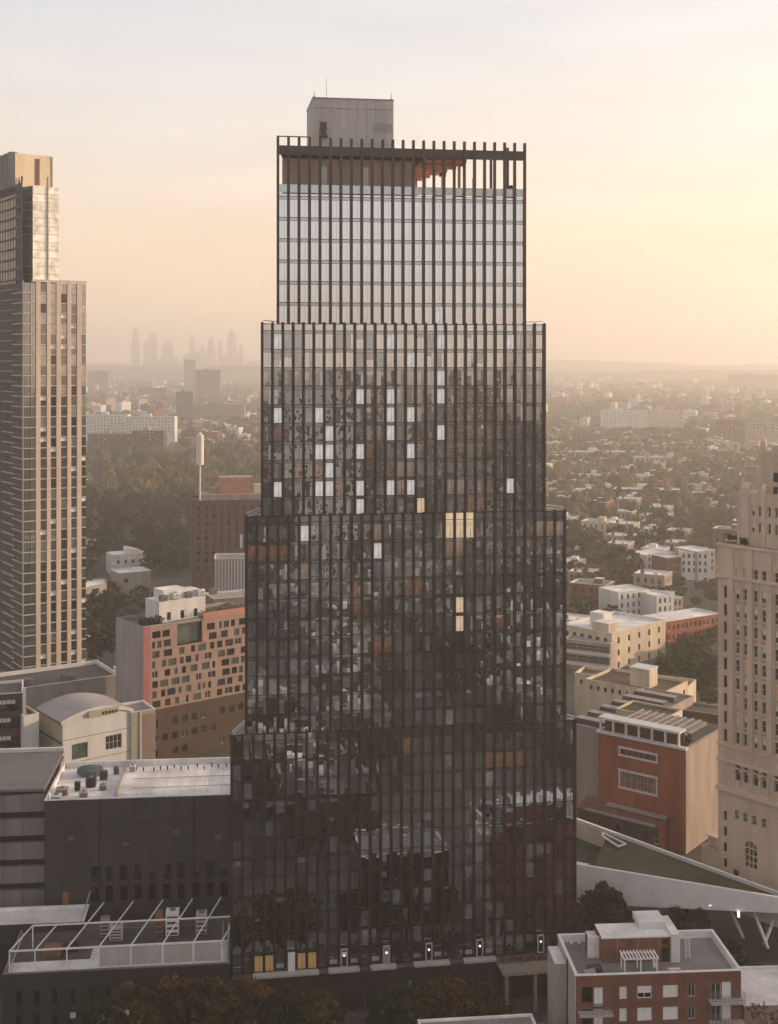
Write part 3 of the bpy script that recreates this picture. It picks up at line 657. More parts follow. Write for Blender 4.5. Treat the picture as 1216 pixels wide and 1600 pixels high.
sideb = block('white_sidewall', 'white panelled side wing left of the vaulted hall', 'building', 37, sY, VAZ, along(37, sY, VAZ, 61), 14, VH+1.6, 'white_stucco', 'dark_roof', 'white_stucco', par=.5)
colm = block('white_framed_block', 'brown gridded building with a pale corner column at the left edge', 'building', 41, VY+10, 62+180, 26, 14, Z(1088, VY+10), 'brown_brick', 'dark_roof', 'white_stucco', front=(), left=(), right=())
colm.rotation_euler = (0, 0, R(90-74)); cL = along(-40, VY-2, 74, 36)
colm.location = XY(-40, VY-2)
for o in list(colm.children): bpy.data.objects.remove(o)
H_ = Z(1088, VY-2); b = MB(); rects = grid(.8, cL-1.2, 9, 2.0, [H_-4-k*4.2 for k in range(4)], 2.6)
b.wall(0, cL, 0, H_, rects, g['brown_brick'], I4, .3); b.wall(0, 12, 0, H_, [], g['brown_brick'], face_right(cL), .3); b.build('wall', colm)
windows(colm, I4, rects, ['dark','plain','plainblind'], .3)
r = MB(); flat_roof(r, cL, 12, H_, .5, g['dark_roof'], g['white_stucco']); r.build('roof', colm)
b = MB(); b.box(cL-.1, cL+.7, -.4, .4, 0, H_+1.2, g['white_stucco']); b.build('column', colm)
# long flat-roofed range behind the vault
RYY = 352.0
rg = block('flat_range', 'long low building with a dark roof and white parapets below the striped tower', 'building', -30, RYY-14, 58, along(-30, RYY-14, 58, 188), 20, Z(1074, 345), 'concrete', 'dark_roof', 'white_stucco', par=1.0)
for k, (u, v, lab) in enumerate(((26, 6, 'dark green ventilation unit on the long white-edged roof'), (14, 8, 'small grey unit on the left of the long white-edged roof'), (42, 7, 'pale angled unit at the right end of the long roof'))):
    o = roof_unit(lab, 0, 1, 0, 4, 2.5, 1.6, ('teal_tank','grey_panel','white_metal')[k], 58); o.location = rg.matrix_basis @ Vector((u, v, Z(1074,345)-1.0))

# ---------------------------------------------------------------- orange-panelled apartment building
OY = 330.0; OAZ = 51.0; OH = Z(982, OY); OM = Z(1113, OY)
ou = lambda px: along(224, OY, OAZ, px)
OL = ou(402); OD = -along(224, OY, OAZ-90, 181) if along(224, OY, OAZ-90, 181) < 0 else along(224, OY, OAZ-90, 181)
ob = thing('orange_apartments', 'apartment building with orange and pink panels over a brown brick base', 'building', 224, OY, OAZ)
ro = random.Random(12)
fl = (OH-1.0-OM)/8
rects = []; n0 = (ou(277), ou(316))
for f in range(8):
    z = OM+fl*f+.5; x = ou(238)
    while x < OL-2.6:
        w = ro.choice([.9, 1.3, 2.2, 2.5, 2.5, 1.7]); hgt = fl*.70
        if not (f >= 6 and x+w > n0[0]-.5 and x < n0[1]+.4): rects.append((x, x+w, z, z+hgt))
        x += w+ro.choice([.6, .9, 1.3, 2.0])
low_r = grid(2, OL-1, 11, 1.7, [1.2, 5.2, 9.2], 1.9)
low_r = [r_ for r_ in low_r if ro.random() < .75]
notch = (n0[0], n0[1], OM+fl*6+.2, OH-.15)
b = MB(); b.wall(ou(235), OL, OM, OH, rects+[notch], g['orange_panel'], I4, .3, g['orange_panel'])
b.wall(0, ou(235), OM-2, OH+.3, [], g['pink_panel'], T(0,-.05,0), .3)
b.wall(0, ou(235), 0, OM-2, [], g['dusk_concrete'], I4, .3)
b.wall(0, OD, 0, OH+.4, [], g['concrete'], face_left(OD), .3); b.wall(0, 16, 0, OH, [], g['dusk_concrete'], face_right(OL), .3)
b.wall(0, OL, 0, OH, [], g['dusk_concrete'], T(OL, OD, 0) @ RZ(180)); b.build('wall', ob)
b = MB(); b.wall(ou(235), OL, 0, OM, low_r, g['brown_brick'], T(0,-.12,0), .3); b.box(ou(235),OL,-.12,0,OM,OM+.05,g['brown_brick']); b.build('brick_base', ob)
windows(ob, I4, rects, ['greenish','dark','plain','plain','double','greenish'], .3, 92)
windows(ob, T(0,-.12,0), low_r, ['dark','plain','double'], .3, 30)
b = MB(); nw = n0[1]-n0[0]
b.box(n0[0],n0[1],1.4,1.5,notch[2],notch[3],g['glass_green']); b.build('loggia_glazing', ob)
b = MB(); b.bar((n0[0],.1,notch[2]+1.1),(n0[1],.1,notch[2]+1.1),.05,g['frame_dark'],4)
for k in range(9): b.bar((n0[0]+nw*k/8,.1,notch[2]),(n0[0]+nw*k/8,.1,notch[2]+1.1),.04,g['frame_dark'],4)
b.build('loggia_rail', ob)
b = MB(); b.box(n0[1]+.4, OL, -.10, .3, OH+.05, OH+1.7, g['coral_panel']); b.build('coral_band', ob)
for k in range(26):   # patchwork of paler and pinker panels
    x = ro.uniform(ou(240), OL-4); f = ro.randrange(8); w = ro.choice([1.2, 1.8]); z0 = OM+fl*f+.1
    if any(q[0] < x+w and q[1] > x and q[2] < z0+fl-.2 and q[3] > z0 for q in rects+[notch]): continue
    p = MB(); p.box(x, x+w, -.025, -.004, z0, z0+fl-.25, g['pink_panel'] if k % 2 else g['coral_panel']); p.build('accent_panel', ob)
r = MB(); r.poly([(0,0,OH-.4),(OL,0,OH-.4),(OL,OD,OH-.4),(0,OD,OH-.4)], g['dark_roof'])
for (x0,x1,y0,y1) in ((.0,OL,.31,.55),(0,OL,OD-.4,OD-.1),(.1,.4,.56,OD-.41),(OL-.4,OL,.56,OD-.41)): r.box(x0,x1,y0,y1,OH-.4,OH+.42,g['concrete'])
r.build('roof', ob)
b = MB(); px0, px1 = ou(244)+3, ou(318)+3
b.wall(px0, px1, OH-.3, OH+5.6, grid(px0+1,px1-1,3,1.2,[OH+.2],2.2), g['white_stucco'], T(0,4,0), .2); b.box(px0,px1,4.25,11.5,OH-.3,OH+5.5,g['white_stucco'],top=g['white_roof'],skip='f')
b.poly([(px0,4,OH+5.6),(px1,4,OH+5.6),(px1,4.25,OH+5.5),(px0,4.25,OH+5.5)], g['white_roof'])
b.box(px0+2, px0+9, 5, 10.5, OH+5.504, OH+8.2, g['white_stucco'], top=g['white_roof']); b.box(px1-7, px1-1, 5.5, 10, OH+5.504, OH+7.4, g['white_stucco'], top=g['white_roof']); b.build('penthouse', ob)
rl = random.Random(3)
for k in range(5):
    o = roof_unit('white rooftop unit %s on the white penthouse of the orange building' % ('at the far left','left of the middle','in the middle','right of the middle','at the far right')[k], 0, 1, 0, 1.9, 1.5, 1.5+.3*(k % 2), 'white_metal' if k % 2 else 'grey_panel', OAZ)
    o.location = ob.matrix_basis @ Vector((px0+1.6+k*3.9, 4.4+rl.uniform(0,.4)+ (0 if k else 0), OH+5.55))
def shrub_mesh(x0, x1, y0, y1, z, h, n, ms, seed, s0=.12, s1=.3):
    q_ = random.Random(seed); b = MB()
    for i in range(n):
        p = Vector((q_.uniform(x0,x1), q_.uniform(y0,y1), z+h*q_.random()**1.5)); s = q_.uniform(s0, s1)
        q = Matrix.Rotation(q_.uniform(0,6.3),3,'Z') @ Matrix.Rotation(q_.uniform(0,1.4),3,'X')
        b.poly([p+q @ Vector((x*s,y*s,0)) for x, y in ((-1,-.6),(1,-.6),(.6,1),(-.6,1))], g[ms])
    return b
for k, (x0, x1, lab) in enumerate(((.8, ou(262), 'dark roof garden shrubs on the left corner of the orange building'), (ou(322), OL-1, 'yellow-green roof garden shrubs behind the coral band'))):
    o = thing('roof_garden', lab, 'shrubs', loc=ob.matrix_basis @ Vector((0,0,OH-.35)), az=OAZ)
    shrub_mesh(x0, x1, 1.2, 5.0, 0, 2.2, 700, 'leaf_dark' if k == 0 else 'leaf_gold', 40+k, .15, .35).build('foliage', o)
    b = MB(); b.box(x0, x1, 1.0, 5.2, 0, .3, g['wood_dark']); b.build('planter_box', o)

# ---------------------------------------------------------------- striped residential tower at the far left
SY = 380.0; SAZ = 56.0; SH = Z(440, SY)
su = lambda px: along(36, SY, SAZ, px)
st_ = thing('striped_tower', 'tall residential tower with buff vertical piers and a cream crown at the left edge', 'tower', 36, SY, SAZ)
SL = su(134.5); SD = 7.4; FL = 3.16
b = MB(); b.box(0, SL, .35, 26, 0, SH-.2, g['charcoal'], top=g['concrete']); b.build('core', st_)
piers = [(su(56), su(63)), (su(73), su(79)), (su(88), su(95)), (su(105), su(111)), (su(120), su(127))]
for a, c in piers:
    b = MB(); b.box(a, c, -.35, .34, 0, SH, g['buff_pier']); b.build('pier', st_)
b = MB(); b.box(su(50), SL+.05, -.40, .34, SH+.003, SH+.8, g['buff_pier']); b.box(su(48), su(127), -.5, .34, 4, 7.5, g['buff_pier']); b.build('band', st_)
nfl = int(SH/FL)
for k in range(nfl):
    z = SH-FL*(k+1)
    if z < 4: break
    sb_ = MB(); sb_.prism([(-.3,-.22),(SL,-.22),(SL,.34),(0,.34),(0,10),(-.3,10)], z-.20, z+.12, g['pale_panel'] if k > 9 else g['buff_pier'])
    sb_.build('floor_slab', st_)
cols2 = [(piers[i][1], piers[i+1][0]) for i in range(4)]+[(piers[4][1], SL), (su(47.5), su(56))]
rects = []; rq = random.Random(5)
for k in range(nfl-1, -1, -1):
    z = SH-FL*(k+1)
    if z < 7: continue
    for j, (a, c) in enumerate(cols2): rects.append((a+.05, c-.05, z+.16, z+FL-.24, 'greenish' if (j == 5 or rq.random() < .25) else rq.choice(['plain','dark','dark','plainblind','pane_pale' if k < 14 else 'dark'])))
windows(st_, T(0,.10,0), rects, 'dark', 0, 99)
b = MB(); b.box(-.12, .18, -.3, .3, 0, SH+.4, g['concrete']); b.build('corner_mullion', st_)
b = MB()
for k in range(nfl):
    z = SH-FL*(k+1)
    if z < 4: break
    for q in range(5): pane_quad(b, .3+q*.42*(su(47.5)-.3)/2.1, .3+(q*.42+.36)*(su(47.5)-.3)/2.1, .08, z+.16, z+FL-.24, g['glass_green' if q % 2 else 'glass_city'], .003)
tag(b.build('corner_glazing', st_), kind='stuff')
# left flank with recessed balconies
FM = T(0,.34,0)
b = MB(); Mf = face_left(26)
b.wall(0, 25.6, 0, SH+36, [], g['dusk_concrete'], T(-.01,0,0) @ Mf, .3)
fr = []
for k in range(int((SH+30)/FL)):
    z = 5+FL*k
    for q in range(9): fr.append((1+q*2.7, 2.7+q*2.7, z+.4, z+2.7))
b.v = []; b.f = []; b.m = []
b.wall(0, 25.6, 0, SH+30.2, fr, g['flank'], T(-.01,0,0) @ Mf, .5); b.build('flank_wall', st_)
windows(st_, T(-.01,0,0) @ Mf, sorted(fr, key=lambda r_: -r_[0]), ['plain','dark','plainblind'], .5, 99)
b = MB()
for k in range(int((SH+27)/FL)):
    z = 5+FL*k; b.box(-.75,-.02,8,19,z-.06,z+.12,g['pale_panel'])
b.build('balcony_slab', st_)
# main mass behind, green glass bay and cream crown
b = MB(); b.box(.02, 8.5, SD+.2, 26, SH-.1, SH+27.4, g['cream_wall'], top=g['concrete']); b.build('upper_mass', st_)
gz0, gz1 = SH+.05, Z(288, SY)
cu0 = su(55)-.3; cu1 = su(100)-1.2
b = MB(); b.prism([(cu0,1.2),(cu1,1.2),(cu1+1.0,SD+10),(1.2,SD+.15)], gz0, gz1, g['glass_cream'], top=g['concrete']); b.build('glass_bay', st_)
gb = [o for o in st_.children if o.name.startswith('glass_bay')][0]
b = MB(); A = Vector((cu0,1.2,0)); B = Vector((1.2,SD+.15,0)); n = Vector((-(B-A).y, (B-A).x, 0)).normalized()*.05
if n.x > 0: n = -n
b.poly([A+n+Vector((0,0,gz0)), A+n+Vector((0,0,gz1)), B+n+Vector((0,0,gz1)), B+n+Vector((0,0,gz0))], g['glass_green']); b.build('green_glazing', gb)
b = MB()
for k in range(12):
    z = gz0+(gz1-gz0)*k/12; b.box(cu0, cu1+.04, 1.10, 1.195, z, z+.18, g['buff_pier'])
    b.bar(A+n*2+Vector((0,0,z)), B+n*2+Vector((0,0,z)), .09, g['concrete'], 4)
b.build('floor_line', gb)
b = MB(); um = cu0+(cu1-cu0)*.53; b.box(um, um+.5, .95, 1.19, gz0, gz1+3, g['orange_panel']); b.build('fin', gb)
cv = SD; cu = lambda px: along_in(36, SY, SAZ, cv, px)
b = MB(); b.box(-.05, cu(82), cv, 26, Z(288,SY)+.1, Z(234,SY), g['cap_cream'], top=g['concrete'])
b.box(cu(55), cu(62), cv-.10, cv-.005, Z(282,SY), Z(240,SY), g['rust_brick']); b.box(cu(80), cu(82)+.05, cv-.15, cv-.005, Z(286,SY), Z(235,SY), g['orange_panel']); b.build('crown', st_)
b = MB()
for q in range(5):
    y0 = 7.4+q*4.0; b.bar((-.3, y0+1.6, Z(288,SY)), (-.3, y0+1.6, Z(232,SY)), 1.5, g['dusk_concrete'], 10)
b.build('crown_fluting', st_)
# ---------------------------------------------------------------- right: brick corner building in the foreground
BY, BH = 176.7, 20.0
BAZ = 86.2
bl = along(900, BY, BAZ, 1158); BD = 12.6
# local helper: this block is slightly skewed on its left side, like the street
bx = lambda px: along(900, BY, BAZ, px)
zr = lambda py: BH-(py-1522)*BY/F
fr = []
for zt, zb in ((zr(1541), zr(1561)), (zr(1575), zr(1596)), (zr(1608), zr(1629))):
    fr += [(bx(968), bx(980), zb, zt, 'white'), (bx(996), bx(1019), zb, zt, 'white'), (bx(1036), bx(1060), zb, zt, 'white'), (bx(1075), bx(1087), zb, zt, 'double')]
    fr += [(bx(909), bx(926), zb-.35, zt+.1, 'plain'), (bx(928), bx(943), zb-.9, zt, 'doubleblind'), (bx(1111), bx(1127), zb-1.0, zt, 'double'), (bx(1128), bx(1143), zb-.9, zt+.2, 'white')]
cb = thing('brick_corner_building', 'red brick apartment building with white-edged roof terrace at lower right', 'building', 900, BY, BAZ)
b = MB(); b.wall(0, bl, 0, BH, fr, g['rust_brick'], I4, .22)
skew = lambda y: y*-.02
b.wall(0, BD, 0, BH, [], g['painted_side'], face_left(BD), .2); b.wall(0, BD, 0, BH, [], g['rust_brick'], face_right(bl), .2); b.wall(0, bl, 0, BH, [], g['rust_brick'], T(bl, BD, 0) @ RZ(180))
b.build('wall', cb)
b = MB(); b.box(-.16, -.003, -.02, .8, 0, BH+.02, g['painted_side']); b.box(-.10, -.003, BD*.42, BD*.47, 0, BH, g['charcoal'])
b.box(-1.6, -.004, BD*.55, BD-.1, 0, BH-1.6, g['painted_side'], top=g['white_roof']); b.build('side_pier', cb)
fr = [f_[:4]+(('halfwhite' if i % 5 == 1 and f_[4] == 'white' else f_[4]),) for i, f_ in enumerate(fr)]
windows(cb, I4, fr, 'white', .22)
r = MB(); flat_roof(r, bl, BD, BH, 1.0, g['grey_roof'], g['white_metal'], .32); r.build('roof', cb)
for (px0, px1, py) in ((903, 955, 1578), (1107, 1160, 1566), (903, 955, 1612), (1107, 1160, 1600)):
    bal = MB(); a, c = bx(px0), bx(px1); z = zr(py)
    bal.box(a, c, -1.5, -.004, z-.12, z+.1, g['pale_panel'])
    o = bal.build('balcony', cb); rl_ = MB()
    for zz in (.45, .75, 1.1): rl_.bar((a+.05,-1.45,z+zz),(c-.05,-1.45,z+zz),.03,g['grey_panel'],4)
    for k in range(9): rl_.bar((a+.05+(c-a-.1)*k/8,-1.45,z+.1),(a+.05+(c-a-.1)*k/8,-1.45,z+1.1),.025,g['grey_panel'],4)
    for xx in (a+.05, c-.05): rl_.bar((xx,-1.45,z+1.1),(xx,0,z+1.1),.03,g['grey_panel'],4)
    rl_.build('railing', o)
# roof bulkhead
q0, q1 = along_in(900, BY, BAZ, 5.4, 941), along_in(900, BY, BAZ, 5.4, 1048)
b = MB(); rz = BH-1.0
b.box(q0, q1, 5.4, 10.2, rz, rz+3.6, g['rust_brick'], top=g['white_roof']); b.box(q1+.003, q1+1.3, 5.0, 11.2, rz, rz+4.1, g['white_stucco'], top=g['white_roof']); b.box(q0+6.2, q1, 8.0, 11.9, rz+3.604, rz+4.6, g['white_stucco'], top=g['white_roof'])
b.box(q0-.12, q1, 5.28, 5.65, rz+3.604, rz+3.85, g['white_metal']); b.box(q0-1.7, q0-.004, 7.2, 7.5, rz, rz+3.1, g['white_metal']); b.box(q0-1.4,q0-.004,7.51,10.2,rz,rz+2.6,g['rust_brick'],top=g['white_roof']); b.build('bulkhead', cb)
bh_ = [o for o in cb.children if o.name.startswith('bulkhead')][0]
b = MB(); b.box(0,1.0,-.05,0,0,2.1,g['black']); link('door', b.mesh('door'), bh_, T(q1-1.3, 5.39, rz+.02)); b = MB(); b.box(0,.9,-.05,0,0,.8,g['black']); link('vent', b.mesh('vent'), bh_, T(q1-1.25, 5.39, rz+2.5))
b = MB()
for k in range(3): b.box(q0+(q1-q0)*(.22+.3*k)-.03,q0+(q1-q0)*(.22+.3*k)+.03,5.36,5.397,rz,rz+3.5,g['brick_side'])
b.build('downpipe', bh_)
def on_cb(u, v, z=rz): return cb.matrix_basis @ Vector((u, v, z))
# white slatted roof pergola
po = thing('roof_arbour', 'white slatted arbour standing on the brick building roof terrace', 'pergola', loc=on_cb(bx(975)+.6, 1.9), az=BAZ)
wq = bx(1026)-bx(975)
for x in (0, wq/2, wq):
    for y in (0, 1.9): b = MB(); b.box(x-.09,x+.09,y-.09,y+.09,0,2.1,g['white_metal']); b.build('post', po)
b = MB()
for y in (0, 1.9): b.box(-.2,wq+.2,y-.08,y+.08,2.1,2.3,g['white_metal'])
b.build('beam', po)
b = MB()
for k in range(11): x = -.1+(wq+.2)*k/10; b.box(x-.1,x+.1,-.4,2.3,2.303,2.42,g['white_metal'])
b.build('slat', po)
for k, (u, v, lab, s) in enumerate(((bx(925), 1.4, 'grey covered grill at the left front of the brick roof terrace', 1.0),(bx(935), 2.6, 'dark covered table left of the roof arbour', 1.3),(bx(1030), 2.4, 'pale figure-sized folded parasol right of the roof arbour', .5),(bx(1052), 2.0, 'low pale bench near the right of the roof terrace', 1.2))):
    o = thing('covered_table' if k < 2 else ('folded_parasol' if k == 2 else 'bench'), lab, ('grill','table','parasol','bench')[k], loc=on_cb(u, v), az=BAZ)
    b = MB()
    if k == 2: b.bar((0,0,.15),(0,0,.8),.04,g['pale_panel'],6); b.bar((0,0,.8),(0,0,2.0),.28,g['white_metal'],8,.06)
    elif k == 3: b.box(0,1.7,0,.5,.4,.5,g['white_roof'])
    else: b.prism([(-s*.8,-s*.5),(s*.8,-s*.5),(s*.8,s*.5),(-s*.8,s*.5)],.2,[.8,1.0,1.15,.9],g['concrete'] if k == 0 else g['frame_dark'])
    b.build(('cover','cover','canopy','seat')[k], o)
    b = MB()
    if k == 2: b.bar((0,0,0),(0,0,.15),.3,g['frame_dark'],8)
    else:
        for x in ((.1,.4),(1.5,.4),(.1,.1),(1.5,.1)) if k == 3 else ((-.6,-.35),(.6,-.35),(.6,.35),(-.6,.35)): b.box(x[0]-.04,x[0]+.04,x[1]-.04,x[1]+.04,0,.4 if k == 3 else .25,g['frame_dark'])
    b.build('base', o)
for k in range(3):
    o = thing('roof_light', 'small white globe lamp along the left back edge of the brick roof', 'lamp', loc=on_cb(1.4+k*1.2, 9.6-k*.05), group='globe lamps on the brick roof')
    b = MB(); b.bar((0,0,0),(0,0,1.0),.04,g['frame_dark'],5); b.bar((0,0,1.0),(0,0,1.25),.15,g['white_metal'],8); b.build('lamp', o)
o = thing('access_ladder', 'white pipe ladder behind the bulkhead at the right of the brick roof', 'ladder', loc=on_cb(bx(1092), 6.0), az=BAZ)
b = MB(); b.bar((0,0,0),(0,.4,3.0),.06,g['white_metal'],5); b.bar((.6,0,0),(.6,.4,3.0),.06,g['white_metal'],5); b.build('rail', o)
b = MB()
for k in range(8): b.bar((0,.05*k,.3+.35*k),(.6,.05*k,.3+.35*k),.04,g['white_metal'],4)
b.build('rung', o)
# low neighbours of the brick building
wr = block('white_roofed_shed', 'low building with a broad white flat roof at the lower right corner', 'building', 1163, 184, 87, 16, 11.5, 12.0, 'orange_panel', 'white_roof', 'white_roof', par=.15)
lr2 = block('grey_roofed_shop', 'low shop with a pale grey flat roof at the bottom edge', 'building', 672, 166, 84, along(672, 166, 84, 862), 12.4, Z(1597, 178), 'charcoal', 'grey_roof', 'white_roof', par=.15)
# limestone bank tower
KY, KAZ = 247.0, 139.3
def kz(py): return Z(py, KY)
kt = thing('limestone_tower', 'limestone skyscraper with stepped top and arched base windows at the right edge', 'tower', 1122, KY, KAZ)
ku = lambda px: along(1140, KY, KAZ, px)
KL = 26.0
cham = 2.6   # chamfered left corner
# main facade starts at px 1140; the narrow face 1122-1140 turns away to the left
a0 = Vector((*XY(1140, KY-.5)[:2], 0)); kt.location = a0
nA = XY(1122, KY+1.5)-a0; nl = nA.length; na_az = math.degrees(math.atan2(-nA.x, -nA.y))   # direction from the far edge back to the corner
Mn = kt.matrix_basis.inverted()
bays = [(ku(1149), ku(1156)), (ku(1161.5), ku(1168)), (ku(1177), ku(1184)), (ku(1190), ku(1197)), (ku(1210), ku(1217)), (ku(1223), ku(1230))]
rk = random.Random(9)
hol = []
top, sh = kz(850), kz(1165)
fh = 28.0*KY/F
for k in range(12):
    zc = kz(925)-fh*k
    if zc < sh+1: break
    for a, c in bays: hol.append((a, c, zc-1.15, zc+1.15, rk.choice(['sash','sash','sashblind','sashblind','sashlit' if rk.random() < .35 else 'sash'])))
hol_top = [(a, c, kz(900), kz(884), 'sashlit' if i < 2 else 'sash') for i, (a, c) in enumerate(bays)]
arch_small = [(a-.1, c+.1, kz(1213)-.3, kz(1196)+.8, 'sash') for a, c in bays]
low4 = [(ku(p)-.55, ku(p)+.55, kz(1276), kz(1261), 'sash') for p in (1151, 1164, 1178, 1193)]
zA0, zA1 = kz(1343), kz(1302); A0, A1 = ku(1164), ku(1183)
base_w = [(ku(1150)-.6, ku(1150)+.6, kz(1366), kz(1354), 'plain'), (ku(1167)-.2, ku(1167)+1.0, kz(1376), kz(1362), 'plain'), (ku(1176)-.2, ku(1176)+1.0, kz(1380), kz(1366), 'plain'), (ku(1194)-.5, ku(1194)+.6, kz(1386), kz(1370), 'plain')]
allh = hol+hol_top+arch_small+low4+base_w+[(A0, A1, zA0, zA1)]
b = MB(); b.wall(0, KL, 0, top, allh, g['limestone'], I4, .35)
V0 = Mn @ Vector((XY(1122, KY+1.5).x, XY(1122, KY+1.5).y, 0)); V0.z = 0
ang = math.degrees(math.atan2(-V0.y, -V0.x)); Mleft = T(V0.x, V0.y, 0) @ RZ(ang)
sl = [(nl*.50, nl*.50+.75, kz(925)-fh*k-1.2, kz(925)-fh*k+1.2, 'plain') for k in range(9)]+[(nl*.5, nl*.5+.75, kz(1275)-k*3.1-.9, kz(1275)-k*3.1+.9, 'plain') for k in range(4)]
b.wall(0, nl, 0, top, sl, g['limestone'], Mleft, .3)
bk2 = (V0.x+20, 26); b.poly([V0, V0+Vector((6, 22, 0)), V0+Vector((6, 22, top)), V0+Vector((0, 0, top))], g['limestone']); b.poly([(KL,0,0),(KL,22,0),(KL,22,top),(KL,0,top)], g['limestone'])
b.build('wall', kt)
b = MB(); b.poly([(0,0,top-.02),(KL,0,top-.02),(KL,22,top-.02),V0+Vector((6,22,top-.02)),V0+Vector((0,0,top-.02))], g['dark_roof']); b.build('roof', kt)
windows(kt, I4, hol+hol_top+arch_small+low4+base_w, 'sash', .35, 90); windows(kt, Mleft, sl, 'plain', .3)
# mullioned arched window
b = MB(); wA = A1-A0; b.box(A0,A1,.30,.34,zA0,zA1,g['glass_city'])
for k in range(13):
    t0, t1 = math.pi*k/13, math.pi*(k+1)/13
    cx = (A0+A1)/2; r_ = wA/2
    p = lambda t: (cx+r_*math.cos(t), -.02, zA1-r_+r_*math.sin(t)); e = lambda t: (cx+r_*1.02*math.cos(t)*1.0, -.02, zA1+.02)
    b.poly([p(t0), (p(t0)[0], -.02, zA1+.05), (p(t1)[0], -.02, zA1+.05), p(t1)], g['limestone'])
for x in (.34, .66): b.box(A0+wA*x-.09, A0+wA*x+.09, .12, .299, zA0, zA1, g['limestone_trim'])
for z in (.2, .45, .72): b.box(A0, A1, .14, .298, zA0+(zA1-zA0)*z-.1, zA0+(zA1-zA0)*z+.1, g['limestone_trim'])
b.build('arched_window', kt)
# arcade arches, bands, piers
b = MB()
for z, h, pr in ((kz(1236), .9, .55), (kz(1190), .5, .25), (kz(1165), .35, .2), (kz(903), .6, .35), (top-.5, .6, .3)):
    b = MB(); b.box(-.2, KL, -pr, -.004, z, z+h, g['limestone_trim']); b.build('cornice', kt); b = MB(); b.box(-.2, nl-.3, -pr, -.004, z, z+h, g['limestone_trim'], M=Mleft); b.build('cornice', kt)
b = MB()
for px in (1143, 1172.5, 1203, 1236): b.box(ku(px)-.55, ku(px)+.55, -.3, -.005, sh+.5, top-.6, g['limestone'])
b.build('pier', kt)
b = MB()
for (a, c) in bays:
    for x in (a-.22, c+.04): b.box(x, x+.18, -.14, -.005, sh+.6, kz(905), g['limestone_trim'])
b.build('window_jamb', kt)
b = MB()
for k in range(12):
    zc = kz(925)-fh*k-1.15-.75
    if zc < sh+1: break
    for (a, c) in bays: b.box(a+.02, c-.02, -.03, -.004, zc, zc+.55, g['brick_side'])
b.build('spandrel', kt)
b = MB()
for (a, c) in bays:
    cx = (a+c)/2
    for k in range(8):
        t0, t1 = math.pi*k/8, math.pi*(k+1)/8; r0, r1 = .75, 1.05; zc = kz(1204)
        f_ = lambda r, t: (cx+r*math.cos(t), -.16, zc+r*1.2*math.sin(t)); b.poly([f_(r0,t0), f_(r1,t0), f_(r1,t1), f_(r0,t1)], g['limestone_trim'])
    for s in (-1, 1): b.box(cx+s*.9-.14, cx+s*.9+.14, -.2, -.01, kz(1222), kz(1204), g['limestone_trim'])
b.build('arcade', kt)
# upper setback stages
z2, z3 = kz(768), kz(704)
ku2 = lambda px, v: along_in(1140, KY-.5, KAZ, v, px)
u20 = ku2(1152, 1.4); hol2 = []
for k in range(3):
    zc = kz(795)-k*26*KY/F
    for px in (1176.5, 1187, 1202, 1213, 1226): hol2.append((ku2(px, 1.4)-u20-.3, ku2(px, 1.4)-u20+.35, zc-1.0, zc+1.0, 'sash' if px > 1180 else 'sashblind'))
st2 = MB(); st2.wall(0, KL-u20, top, z2, hol2, g['limestone'], T(u20,1.4,0), .3); st2.poly([(u20,1.4,top),(u20+3,20,top),(u20+3,20,z2),(u20,1.4,z2)], g['limestone']); st2.poly([(u20,1.4,z2),(KL,1.4,z2),(KL,20,z2),(u20+3,20,z2)], g['limestone']); st2.build('upper_stage', kt)
windows(kt, T(u20,1.4,0), hol2, 'sash', .3)
b = MB()
for px in (1163, 1168.5, 1194, 1220): x = ku2(px,1.4); b.box(x-.45, x+.45, 1.05, 1.395, top, z2+.8, g['limestone_trim']); b.prism([(x-.45,1.05),(x+.45,1.05),(x+.45,1.9),(x-.45,1.9)], z2+.8, [z2+1.0,z2+1.0,z2+2.0,z2+2.0], g['limestone_trim'])
b.build('buttress', kt)
u30 = ku2(1184, 3.2)
b = MB(); b.prism([(u30,3.2),(KL,3.2),(KL,18),(u30+2,18)], z2-.01, z3, g['limestone']); b.box(u30+2.2, KL, 4.6, 15, z3, z3+1.2, g['limestone_trim'])
b.bar((u30+.9,3.9,z3),(u30+.9,3.9,z3+1.8),.65,g['limestone_trim'],8); b.bar((u30+.9,3.9,z3+1.8),(u30+.9,3.9,z3+2.9),.65,g['limestone_trim'],8,.1); b.build('top_stage', kt)
b = MB()
for z in (kz(748), kz(770)): b.box(ku2(1209,3.2), ku2(1209,3.2)+1.0, 3.12, 3.195, z-.2, z+1.6, g['black'])
b.build('window', kt)
for k, (px, v, lab) in enumerate(((1134, 4, 'dark shrubs on the shoulder roof of the limestone tower at its left corner'), (1158, .75, 'dark finial shrub beside the first buttress of the limestone tower'))):
    o = thing('roof_shrub', lab, 'shrub', loc=kt.matrix_basis @ Vector((ku2(px, v), v, top)), az=KAZ)
    w = 5 if k == 0 else 1.5
    shrub_mesh(0, w, -.4, .6, 0, 1.4, 160, 'leaf_dark', 60+k, .15, .35).build('foliage', o); b = MB(); b.box(0,w,-.3,.5,0,.3,g['limestone_trim']); b.build('planter_box', o)

